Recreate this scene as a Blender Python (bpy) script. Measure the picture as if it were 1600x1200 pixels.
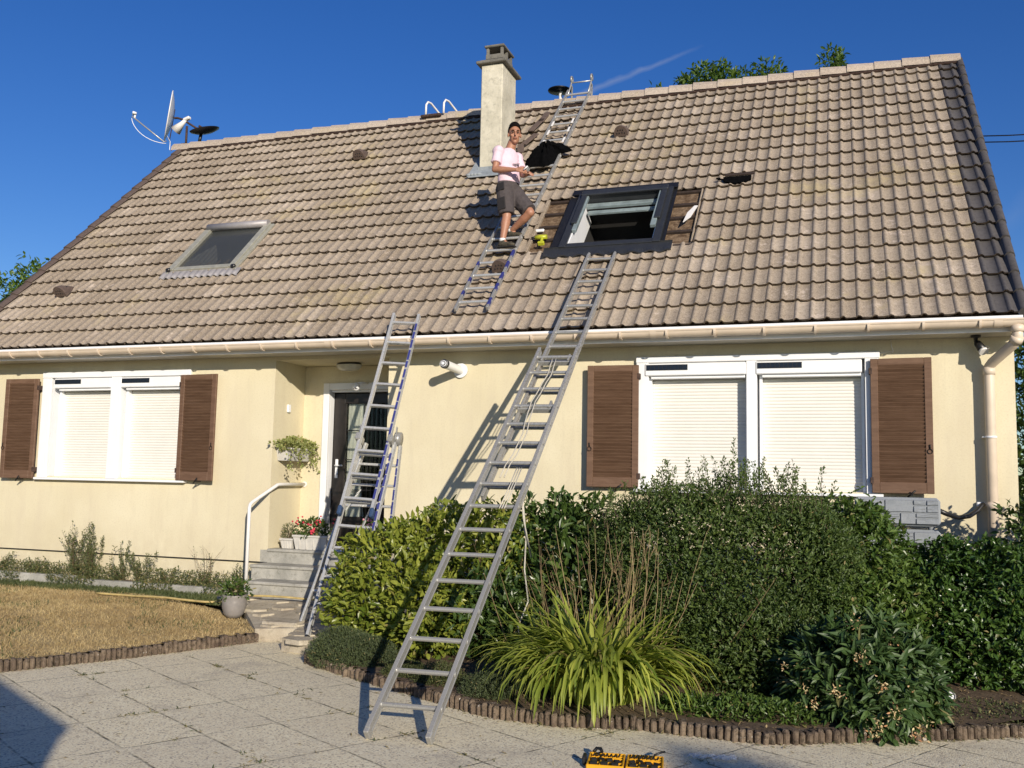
import bpy, math, random
import numpy as np
from mathutils import Vector, Matrix
from math import sin, cos, tan, pi, radians, sqrt, atan2
rnd = random.Random(7)
S = bpy.context.scene
for o in list(bpy.data.objects): bpy.data.objects.remove(o)
COL = S.collection

# ---------------- camera, world, sun, exposure ----------------
cam_d = bpy.data.cameras.new('camera'); cam = bpy.data.objects.new('camera', cam_d); COL.objects.link(cam)
_r = Vector((0.9437027, 0.3301642, 0.0204171)); _u = Vector((0.0143785, -0.1026041, 0.9946183)); _f = Vector((-0.3304822, 0.9383304, 0.1015750))
cam.matrix_world = Matrix(((_r.x, _u.x, -_f.x, 0.0), (_r.y, _u.y, -_f.y, -10.0), (_r.z, _u.z, -_f.z, 1.6), (0, 0, 0, 1)))
cam_d.sensor_width = 36; cam_d.lens = 36*1495.13/1600; cam_d.clip_end = 3000; cam_d.clip_start = 0.05
S.camera = cam
SUND = Vector((-0.76, 1.0, -0.385)).normalized()      # the way the light travels
SEL = math.asin(-SUND.z); SROT = atan2(-SUND.x, -SUND.y)
W = bpy.data.worlds.new("World"); S.world = W; W.use_nodes = True
nt = W.node_tree; nt.nodes.clear()
out = nt.nodes.new('ShaderNodeOutputWorld'); bg = nt.nodes.new('ShaderNodeBackground'); sky = nt.nodes.new('ShaderNodeTexSky')
sky.sky_type = 'NISHITA'; sky.sun_disc = False; sky.sun_elevation = SEL; sky.sun_rotation = SROT
sky.air_density = 1.0; sky.dust_density = 0.15; sky.ozone_density = 4.0
bg.inputs['Strength'].default_value = 0.073
tc = nt.nodes.new('ShaderNodeTexCoord')
def wmath(op, a, b=None, c=None):
    n = nt.nodes.new('ShaderNodeMath'); n.operation = op
    for i, v in enumerate((a, b, c)):
        if v is None: continue
        if isinstance(v, (int, float)): n.inputs[i].default_value = v
        else: nt.links.new(v, n.inputs[i])
    return n.outputs[0]
def wdot(v):
    n = nt.nodes.new('ShaderNodeVectorMath'); n.operation = 'DOT_PRODUCT'; nt.links.new(tc.outputs['Generated'], n.inputs[0]); n.inputs[1].default_value = v; return n.outputs['Value']
def trail(d0, d1, w0, w1, amt, base, seed):
    a = Vector(d0).normalized(); b = Vector(d1).normalized(); n = a.cross(b).normalized(); L = (b-a).length; t = (b-a).normalized()
    al = wmath('DIVIDE', wmath('SUBTRACT', wdot(tuple(t)), a.dot(t)), L)
    no = nt.nodes.new('ShaderNodeTexNoise'); no.inputs['Scale'].default_value = 45; no.inputs['Detail'].default_value = 4
    mp = nt.nodes.new('ShaderNodeMapping'); mp.inputs['Location'].default_value = (seed, 0, 0); nt.links.new(tc.outputs['Generated'], mp.inputs[0]); nt.links.new(mp.outputs[0], no.inputs[0])
    wob = wmath('MULTIPLY', wmath('SUBTRACT', no.outputs[0], 0.5), 0.006)
    dist = wmath('ABSOLUTE', wmath('ADD', wdot(tuple(n)), wob))
    wid = wmath('ADD', w0, wmath('MULTIPLY', al, w1-w0))
    prof = wmath('MAXIMUM', wmath('SUBTRACT', 1.0, wmath('DIVIDE', dist, wid)), 0.0)
    fin = wmath('MULTIPLY', wmath('MINIMUM', wmath('MAXIMUM', wmath('MULTIPLY', al, 6.0), 0.0), 1.0), wmath('MINIMUM', wmath('MAXIMUM', wmath('MULTIPLY', wmath('SUBTRACT', 1.0, al), 3.0), 0.0), 1.0))
    fr = wdot(tuple(((a+b)/2).normalized())); fin = wmath('MULTIPLY', fin, wmath('GREATER_THAN', fr, 0.3))
    k = wmath('MULTIPLY', wmath('MULTIPLY', wmath('MULTIPLY', prof, fin), wmath('ADD', 0.4, no.outputs[0])), amt)
    mx = nt.nodes.new('ShaderNodeMix'); mx.data_type = 'RGBA'; nt.links.new(k, mx.inputs[0]); nt.links.new(base, mx.inputs[6]); mx.inputs[7].default_value = (5.5, 6.0, 7.0, 1)
    return mx.outputs[2]
csky = nt.nodes.new('ShaderNodeHueSaturation'); nt.links.new(sky.outputs[0], csky.inputs['Color'])
csky.inputs['Saturation'].default_value = 1.24; csky.inputs['Hue'].default_value = 0.518; csky.inputs['Value'].default_value = 1.42
c1 = trail((-0.262, 0.886, 0.380), (-0.125, 0.897, 0.424), 0.0048, 0.0022, 0.26, csky.outputs[0], 0.0)
c2 = trail((0.13, 0.93, 0.23), (0.19, 0.93, 0.30), 0.012, 0.012, 0.06, c1, 5.0)
nt.links.new(c2, bg.inputs['Color']); nt.links.new(bg.outputs[0], out.inputs[0])
sun_d = bpy.data.lights.new('sun', 'SUN'); sun = bpy.data.objects.new('sun', sun_d); COL.objects.link(sun)
sun_d.energy = 5.0; sun_d.angle = radians(0.53); sun_d.color = (1.0, 0.90, 0.76)
sun.rotation_euler = SUND.to_track_quat('-Z', 'Y').to_euler()
S.view_settings.view_transform = 'Standard'; S.view_settings.look = 'None'; S.view_settings.exposure = 0.10; S.view_settings.gamma = 1
S.render.engine = 'CYCLES'

# ---------------- helpers ----------------
ORG = {}
def _link(o, parent):
    COL.objects.link(o)
    if parent is not None: o.parent = parent
    return o
def thing(name, label, cat, loc=(0, 0, 0), group=None):
    o = bpy.data.objects.new(name, None); o.empty_display_size = .1; COL.objects.link(o); o.location = loc
    o['label'] = label; o['category'] = cat
    if group: o['group'] = group
    ORG[o.name] = Vector(loc); return o
def tag(o, label, cat, group=None):
    o['label'] = label; o['category'] = cat
    if group: o['group'] = group
    return o
class MB:
    def __init__(s): s.v = []; s.f = []; s.sm = []; s.c = []; s.p = []
    def add(s, vs, fs, smooth=False, col=None):
        n = len(s.v); s.p.append((n, len(s.f))); s.v += [tuple(v) for v in vs]
        for f in fs: s.f.append(tuple(i+n for i in f)); s.sm.append(smooth)
        s.c += [col or (1, 1, 1, 1)]*len(vs)
        return s
    def obox(s, c, ax, ay, az, h, bev=0.0, col=None):
        c = Vector(c); ax = Vector(ax).normalized(); ay = Vector(ay).normalized(); az = Vector(az).normalized()
        hx, hy, hz = h[0]/2, h[1]/2, h[2]/2
        if bev <= 0:
            vs = [c+ax*x*hx+ay*y*hy+az*z*hz for z in (-1, 1) for y in (-1, 1) for x in (-1, 1)]
            return s.add(vs, [(0, 2, 3, 1), (4, 5, 7, 6), (0, 1, 5, 4), (2, 6, 7, 3), (0, 4, 6, 2), (1, 3, 7, 5)], col=col)
        b = min(bev, hx*.9, hy*.9, hz*.9); vs = []
        idx = {}
        for sx in (-1, 1):
            for sy in (-1, 1):
                for sz in (-1, 1):
                    for k in range(3):
                        d = [hx-b, hy-b, hz-b]; d[k] += b
                        idx[(sx, sy, sz, k)] = len(vs); vs.append(c+ax*sx*d[0]+ay*sy*d[1]+az*sz*d[2])
        fs = []
        for sx in (-1, 1): fs.append([idx[(sx, a, b_, 0)] for a, b_ in ((-1, -1), (1, -1), (1, 1), (-1, 1))][::sx])
        for sy in (-1, 1): fs.append([idx[(a, sy, b_, 1)] for a, b_ in ((-1, -1), (-1, 1), (1, 1), (1, -1))][::sy])
        for sz in (-1, 1): fs.append([idx[(a, b_, sz, 2)] for a, b_ in ((-1, -1), (1, -1), (1, 1), (-1, 1))][::sz])
        for a in (-1, 1):
            for b_ in (-1, 1):
                fs.append([idx[(a, b_, -1, 0)], idx[(a, b_, 1, 0)], idx[(a, b_, 1, 1)], idx[(a, b_, -1, 1)]][::(a*b_)])
                fs.append([idx[(a, -1, b_, 0)], idx[(a, -1, b_, 2)], idx[(a, 1, b_, 2)], idx[(a, 1, b_, 0)]][::(a*b_)])
                fs.append([idx[(-1, a, b_, 1)], idx[(1, a, b_, 1)], idx[(1, a, b_, 2)], idx[(-1, a, b_, 2)]][::(a*b_)])
                for c_ in (-1, 1): fs.append([idx[(a, b_, c_, 0)], idx[(a, b_, c_, 1)], idx[(a, b_, c_, 2)]][::(a*b_*c_)])
        return s.add(vs, fs, col=col)
    def box(s, x0, x1, y0, y1, z0, z1, bev=0.0, col=None):
        return s.obox(((x0+x1)/2, (y0+y1)/2, (z0+z1)/2), (1, 0, 0), (0, 1, 0), (0, 0, 1), (abs(x1-x0), abs(y1-y0), abs(z1-z0)), bev, col)
    def bar(s, p, q, w, h, up=(0, 0, 1), bev=0.0, col=None):
        p = Vector(p); q = Vector(q); d = (q-p); L = d.length; d.normalize(); up = Vector(up)
        sx = d.cross(up)
        if sx.length < 1e-4: sx = d.cross(Vector((1, 0, 0)))
        sx.normalize(); u = sx.cross(d).normalized()
        return s.obox((p+q)/2, sx, d, u, (w, L, h), bev, col)
    def tube(s, pts, r, seg=10, cap=True, smooth=True, col=None):
        pts = [Vector(p) for p in pts]; rs = r if isinstance(r, (list, tuple)) else [r]*len(pts)
        vs = []; fs = []; n = len(pts); prev = None
        for i, p in enumerate(pts):
            d = (pts[min(i+1, n-1)]-pts[max(i-1, 0)]).normalized()
            if prev is None:
                a = d.cross(Vector((0, 0, 1)));
                if a.length < 1e-3: a = d.cross(Vector((1, 0, 0)))
                a.normalize()
            else: a = (prev-d*prev.dot(d)).normalized()
            prev = a; b = d.cross(a)
            for k in range(seg):
                t = 2*pi*k/seg; vs.append(p+(a*cos(t)+b*sin(t))*rs[i])
        for i in range(n-1):
            for k in range(seg):
                k2 = (k+1) % seg; fs.append((i*seg+k, i*seg+k2, (i+1)*seg+k2, (i+1)*seg+k))
        s.add(vs, fs, smooth, col)
        if cap:
            m = len(s.v)-len(vs)
            s.f.append(tuple(m+k for k in range(seg))[::-1]); s.sm.append(False)
            s.f.append(tuple(m+(n-1)*seg+k for k in range(seg))); s.sm.append(False)
        return s
    def lathe(s, c, prof, seg=24, axis=(0, 0, 1), smooth=True, col=None):
        c = Vector(c); ax = Vector(axis).normalized(); a = ax.cross(Vector((0, 1, 0)))
        if a.length < 1e-3: a = ax.cross(Vector((1, 0, 0)))
        a.normalize(); b = ax.cross(a); vs = []; fs = []
        for (r, z) in prof:
            for k in range(seg):
                t = 2*pi*k/seg; vs.append(c+ax*z+(a*cos(t)+b*sin(t))*max(r, 1e-4))
        for i in range(len(prof)-1):
            for k in range(seg):
                k2 = (k+1) % seg; fs.append((i*seg+k, i*seg+k2, (i+1)*seg+k2, (i+1)*seg+k))
        return s.add(vs, fs, smooth, col)
    def ell(s, c, r, seg=16, ring=10, rot=None, col=None):
        c = Vector(c); vs = []; fs = []; R = rot or Matrix.Identity(3)
        for i in range(ring+1):
            ph = pi*i/ring
            for k in range(seg):
                t = 2*pi*k/seg; vs.append(c+R@Vector((r[0]*sin(ph)*cos(t), r[1]*sin(ph)*sin(t), r[2]*cos(ph))))
        for i in range(ring):
            for k in range(seg):
                k2 = (k+1) % seg; fs.append((i*seg+k, (i+1)*seg+k, (i+1)*seg+k2, i*seg+k2))
        return s.add(vs, fs, True, col)
    def quad(s, a, b, c, d, col=None): return s.add([a, b, c, d], [(0, 1, 2, 3)], col=col)
    def prism(s, poly, d, col=None):       # poly list of 3d pts, d extrusion vector
        n = len(poly); P = [Vector(p) for p in poly]; d = Vector(d)
        return s.add(P+[p+d for p in P], [tuple(range(n))[::-1], tuple(range(n, 2*n))]+[(i, (i+1) % n, n+(i+1) % n, n+i) for i in range(n)], col=col)
    def build_each(s, name, mat, parent=None):
        ps = s.p+[(len(s.v), len(s.f))]
        for (a, fa), (b, fb) in zip(ps[:-1], ps[1:]):
            m = MB(); m.v = s.v[a:b]; m.c = s.c[a:b]; m.f = [tuple(i-a for i in f) for f in s.f[fa:fb]]; m.sm = s.sm[fa:fb]; m.build(name, mat, parent)
    def build(s, name, mat, parent=None, label=None, org=None):
        o_ = ORG.get(parent.name, Vector((0, 0, 0))) if parent is not None else Vector(org or (0, 0, 0))
        me = bpy.data.meshes.new(name); me.from_pydata([(v[0]-o_.x, v[1]-o_.y, v[2]-o_.z) for v in s.v], [], s.f)
        me.polygons.foreach_set('use_smooth', s.sm)
        if any(c != (1, 1, 1, 1) for c in s.c):
            a = me.color_attributes.new('Col', 'FLOAT_COLOR', 'POINT'); a.data.foreach_set('color', [x for c in s.c for x in c])
        me.materials.append(mat); me.update()
        o = bpy.data.objects.new(name, me); _link(o, parent); ORG[o.name] = o_
        if parent is None: o.location = o_
        if label: o['label'] = label
        return o
def np_mesh(name, V, F, mat, parent=None, col=None, smooth=False, org=(0, 0, 0)):
    V = np.asarray(V, dtype=np.float32); F = np.asarray(F, dtype=np.int32)
    o_ = ORG.get(parent.name, Vector((0, 0, 0))) if parent is not None else Vector(org)
    V = V-np.array(o_, dtype=np.float32)
    me = bpy.data.meshes.new(name); k = F.shape[1]; m = len(F)
    me.vertices.add(len(V)); me.vertices.foreach_set('co', V.ravel())
    me.loops.add(m*k); me.loops.foreach_set('vertex_index', F.ravel())
    me.polygons.add(m); me.polygons.foreach_set('loop_start', np.arange(0, m*k, k, dtype=np.int32)); me.polygons.foreach_set('loop_total', np.full(m, k, dtype=np.int32))
    me.polygons.foreach_set('use_smooth', np.full(m, smooth))
    if col is not None:
        a = me.color_attributes.new('Col', 'FLOAT_COLOR', 'POINT'); a.data.foreach_set('color', np.asarray(col, dtype=np.float32).ravel())
    me.materials.append(mat); me.update(); me.validate()
    o = bpy.data.objects.new(name, me); _link(o, parent); ORG[o.name] = o_
    if parent is None: o.location = o_
    return o
def merge_instances(o, name, loc, parent):
    c = o.copy(); COL.objects.link(c); c.parent = parent; c.location = loc; return c

# ---------------- materials ----------------
MATS = {}
class NT:
    def __init__(s, name):
        s.m = bpy.data.materials.new(name); s.m.use_nodes = True; s.t = s.m.node_tree; s.b = s.t.nodes['Principled BSDF']; s.o = s.t.nodes['Material Output']; s._c = None
    def n(s, typ): return s.t.nodes.new(typ)
    def l(s, a, b): s.t.links.new(a, b)
    def co(s):
        if s._c is None: s._c = s.n('ShaderNodeTexCoord').outputs['Object']
        return s._c
    def noise(s, scale, detail=4, rough=.6, stretch=None, off=0.0):
        n = s.n('ShaderNodeTexNoise'); n.inputs['Scale'].default_value = scale; n.inputs['Detail'].default_value = detail; n.inputs['Roughness'].default_value = rough
        v = s.co()
        if stretch or off:
            mp = s.n('ShaderNodeMapping'); mp.inputs['Scale'].default_value = stretch or (1, 1, 1); mp.inputs['Location'].default_value = (off, off*.7, off*.3); s.l(v, mp.inputs[0]); v = mp.outputs[0]
        s.l(v, n.inputs[0]); return n.outputs[0]
    def ramp(s, v, a, b, ca=None, cb=None):
        n = s.n('ShaderNodeMapRange'); n.inputs[1].default_value = a; n.inputs[2].default_value = b; n.clamp = True; s.l(v, n.inputs[0]); return n.outputs[0]
    def mix(s, fac, a, b, mode='MIX'):
        n = s.n('ShaderNodeMix'); n.data_type = 'RGBA'; n.blend_type = mode
        for i, v in ((0, fac), (6, a), (7, b)):
            if isinstance(v, (int, float)): n.inputs[i].default_value = v
            elif isinstance(v, tuple): n.inputs[i].default_value = (v[0], v[1], v[2], 1)
            else: s.l(v, n.inputs[i])
        return n.outputs[2]
    def math(s, op, a, b=None):
        n = s.n('ShaderNodeMath'); n.operation = op
        for i, v in enumerate((a, b)):
            if v is None: continue
            if isinstance(v, (int, float)): n.inputs[i].default_value = v
            else: s.l(v, n.inputs[i])
        return n.outputs[0]
    def attr(s, name='Col'):
        n = s.n('ShaderNodeVertexColor'); n.layer_name = name; return n.outputs[0]
    def sep(s, v):
        n = s.n('ShaderNodeSeparateXYZ'); s.l(v, n.inputs[0]); return n.outputs
    def base(s, c): 
        if isinstance(c, tuple): s.b.inputs['Base Color'].default_value = (c[0], c[1], c[2], 1)
        else: s.l(c, s.b.inputs['Base Color'])
    def bump(s, h, strength=.5, dist=.01):
        n = s.n('ShaderNodeBump'); n.inputs['Strength'].default_value = strength; n.inputs['Distance'].default_value = dist; s.l(h, n.inputs['Height']); s.l(n.outputs[0], s.b.inputs['Normal'])
    def fin(s, rough=.7, metal=0.0, spec=.5):
        s.b.inputs['Roughness'].default_value = rough; s.b.inputs['Metallic'].default_value = metal; s.b.inputs['Specular IOR Level'].default_value = spec; return s.m
def simple(name, c, rough=.6, metal=0.0, var=.15, scale=20, bump=0.0, c2=None, spec=.5):
    k = NT(name); nz = k.noise(scale, 5); f = k.ramp(nz, .3, .7)
    b = c2 or tuple(x*(1-var*2) for x in c); k.base(k.mix(f, b, c))
    if bump: k.bump(k.noise(scale*4, 3), bump, .004)
    return k.fin(rough, metal, spec)

def m_stucco():
    k = NT('cream stucco render'); x, y, z = k.sep(k.co())[:3]
    g = k.noise(55, 4, .75); big = k.noise(.9, 5, .6); st = k.noise(3.0, 4, .6, (1.6, 1.6, .25)); fine = k.noise(260, 2, .6)
    c = k.mix(k.ramp(big, .35, .7), (.62, .555, .385), (.70, .64, .465))
    c = k.mix(k.math('MULTIPLY', k.ramp(st, .48, .70), .50), c, (.58, .51, .37))
    c = k.mix(k.math('MULTIPLY', k.ramp(g, .50, .64), .34), c, (.50, .43, .28))
    c = k.mix(k.math('MULTIPLY', k.ramp(k.noise(7, 6, .75, (1, 1, .12), 8), .55, .68), .28), c, (.52, .46, .33)); low = k.math('MULTIPLY', k.ramp(z, 1.15, .45), k.ramp(k.noise(5, 5), .3, .65)); c = k.mix(k.math('MULTIPLY', low, .5), c, (.50, .43, .30))
    k.base(c); k.bump(k.math('ADD', k.math('MULTIPLY', g, .7), fine), .55, .004); return k.fin(.92, 0, .2)
def m_tile(name, ca, cb, lich, gray=False):
    k = NT(name); at = k.sep(k.attr()); r = at[0]; g = at[1]
    n1 = k.noise(26, 5, .75); n2 = k.noise(85, 3, .75); big = k.noise(.55, 4, .6)
    c = k.mix(r, ca, cb); c = k.mix(k.math('MULTIPLY', k.ramp(big, .4, .7), .45), c, tuple(x*1.22 for x in cb))
    c = k.mix(k.math('MULTIPLY', k.ramp(n1, .46, .62), .45), c, tuple(x*.50 for x in ca))
    c = k.mix(k.math('MULTIPLY', k.ramp(n2, .50, .60), .65 if not gray else .12), c, tuple(min(1, x*1.3) for x in cb))
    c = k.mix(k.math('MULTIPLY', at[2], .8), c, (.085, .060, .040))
    if lich:
        lp = k.math('MULTIPLY', k.ramp(k.noise(9, 6, .8, None, 3.1), .54, .64), g); c = k.mix(k.math('MULTIPLY', lp, .75), c, (.55, .46, .38))
        dk = k.math('MULTIPLY', k.ramp(k.noise(15, 6, .85, None, 9.1), .61, .68), .75); c = k.mix(dk, c, (.07, .055, .045))
        mo = k.math('MULTIPLY', k.ramp(k.noise(.8, 5, .75, None, 14.0), .56, .68), .45); c = k.mix(mo, c, (.44, .36, .18))
    k.base(c); k.bump(k.math('ADD', n1, n2), .35 if not gray else .1, .006); return k.fin(.9 if not gray else .55, 0, .3)
def m_drive():
    k = NT('exposed aggregate paving'); x, y, z = k.sep(k.co())[:3]
    # paving grid turned to the joints seen in the place
    an = radians(-29.0); u = k.math('ADD', k.math('MULTIPLY', x, cos(an)), k.math('MULTIPLY', y, sin(an))); v = k.math('ADD', k.math('MULTIPLY', x, -sin(an)), k.math('MULTIPLY', y, cos(an)))
    wob = k.math('MULTIPLY', k.math('SUBTRACT', k.noise(3, 3), .5), .03)
    def lines(t, per, off, w):
        f = k.math('FRACT', k.math('ADD', k.math('DIVIDE', k.math('ADD', t, wob), per), off)); d = k.math('MINIMUM', f, k.math('SUBTRACT', 1.0, f)); return k.ramp(k.math('MULTIPLY', d, per), w, w*.35)
    j = k.math('MAXIMUM', lines(v, .50, JV, .011), lines(u, .75, JU, .010))
    jn = k.math('MULTIPLY', j, k.ramp(k.noise(5, 5, .7), .38, .6))
    vo = k.n('ShaderNodeTexVoronoi'); vo.inputs['Scale'].default_value = 95; k.l(k.co(), vo.inputs[0])
    peb = k.sep(vo.outputs['Color']); big = k.noise(.8, 5, .65); mid = k.noise(9, 5, .7)
    c = k.mix(peb[0], (.78, .665, .43), (.98, .905, .64)); c = k.mix(k.math('MULTIPLY', k.ramp(peb[1], .78, .95), .8), c, (.24, .19, .15))
    c = k.mix(k.math('MULTIPLY', k.ramp(big, .3, .7), .38), c, (.66, .57, .40)); c = k.mix(k.math('MULTIPLY', k.ramp(mid, .55, .75), .30), c, (.44, .37, .25))
    cb = k.n('ShaderNodeCombineXYZ'); k.l(k.math('FLOOR', k.math('ADD', k.math('DIVIDE', v, .50), JV)), cb.inputs[0]); k.l(k.math('FLOOR', k.math('ADD', k.math('DIVIDE', u, .75), JU)), cb.inputs[1])
    wn = k.n('ShaderNodeTexWhiteNoise'); k.l(cb.outputs[0], wn.inputs[0]); c = k.mix(k.math('MULTIPLY', wn.outputs[0], .15), c, (.46, .40, .33))
    c = k.mix(k.math('MULTIPLY', k.ramp(k.noise(2.2, 6, .8, None, 21), .54, .66), .40), c, (.38, .33, .26)); c = k.mix(k.math('MULTIPLY', k.ramp(k.noise(24, 4, .8, None, 2), .68, .73), .7), c, (.12, .095, .06))
    c = k.mix(k.math('MULTIPLY', jn, .9), c, (.085, .075, .045)); k.base(c)
    h = k.math('SUBTRACT', k.math('SUBTRACT', 1.0, vo.outputs['Distance']), k.math('MULTIPLY', jn, 1.5)); k.bump(h, .4, .005); return k.fin(.9, 0, .25)
JV, JU = 0.14, 0.30
def m_leaf(name, ca, cb, trans=.35, rough=.45, spec=.5):
    k = NT(name); at = k.sep(k.attr()); c = k.mix(at[0], ca, cb); c = k.mix(at[1], c, (.30, .24, .10)); k.base(c); k.fin(rough, 0, spec)
    tr = k.n('ShaderNodeBsdfTranslucent'); t2 = k.mix(1.0, c, (.9, 1.0, .35), 'MULTIPLY'); k.l(t2, tr.inputs[0])
    ms = k.n('ShaderNodeMixShader'); ms.inputs[0].default_value = trans; k.l(k.b.outputs[0], ms.inputs[1]); k.l(tr.outputs[0], ms.inputs[2]); k.l(ms.outputs[0], k.o.inputs[0]); return k.m
def m_ground(name, cols, sc, bump=.6):
    k = NT(name); a = k.noise(sc, 6, .7); b = k.noise(sc*7, 4, .7); c = k.mix(k.ramp(a, .35, .65), cols[0], cols[1]); c = k.mix(k.math('MULTIPLY', k.ramp(b, .5, .7), .6), c, cols[2]); k.base(c); k.bump(b, bump, .02); return k.fin(.95, 0, .15)
def m_concrete(name, ca, cb, cd):
    k = NT(name); c = k.mix(k.ramp(k.noise(3, 6, .7), .35, .65), ca, cb); c = k.mix(k.math('MULTIPLY', k.ramp(k.noise(14, 7, .8, None, 4), .52, .68), .7), c, cd); c = k.mix(k.math('MULTIPLY', k.ramp(k.noise(160, 2), .55, .7), .35), c, tuple(x*.6 for x in cd)); k.base(c); k.bump(k.noise(60, 5, .7), .5, .006); return k.fin(.92, 0, .2)
def m_edge():
    k = NT('weathered log edging'); c = k.mix(k.ramp(k.noise(5, 6, .8), .35, .65), (.095, .068, .052), (.24, .185, .13)); c = k.mix(k.math('MULTIPLY', k.ramp(k.noise(22, 6, .85, None, 4), .50, .60), .8), c, (.035, .030, .022)); c = k.mix(k.math('MULTIPLY', k.ramp(k.noise(16, 4, .8, None, 11), .645, .67), .85), c, (.56, .52, .46)); k.base(c); k.bump(k.noise(50, 6, .8), .9, .012); return k.fin(.95, 0, .15)
def m_wood():
    k = NT('brown painted wood'); n1 = k.noise(4, 5, .7, (1, 1, 9)); n2 = k.noise(30, 5, .7, (.3, 1, 3)); c = k.mix(k.ramp(n1, .35, .7), (.115, .064, .038), (.175, .104, .066)); c = k.mix(k.math('MULTIPLY', k.ramp(n2, .55, .75), .6), c, (.06, .032, .022)); k.base(c); k.bump(n2, .3, .003); return k.fin(.62, 0, .35)
def m_alu(name, c, rough, metal=.35):
    k = NT(name); n = k.noise(3, 3, .6); n2 = k.noise(28, 4, .65); cc = k.mix(k.ramp(n, .3, .7), tuple(x*.90 for x in c), c); cc = k.mix(k.math('MULTIPLY', k.ramp(n2, .60, .75), .40), cc, tuple(x*.45 for x in c)); cc = k.mix(k.math('MULTIPLY', k.ramp(k.noise(60, 3, .7, None, 5), .66, .72), .4), cc, (.72, .70, .64)); k.base(cc); k.l(k.ramp(n2, .2, 1.2), k.b.inputs['Roughness']); k.bump(n2, .12, .003); m = k.fin(rough, metal); return m
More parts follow.
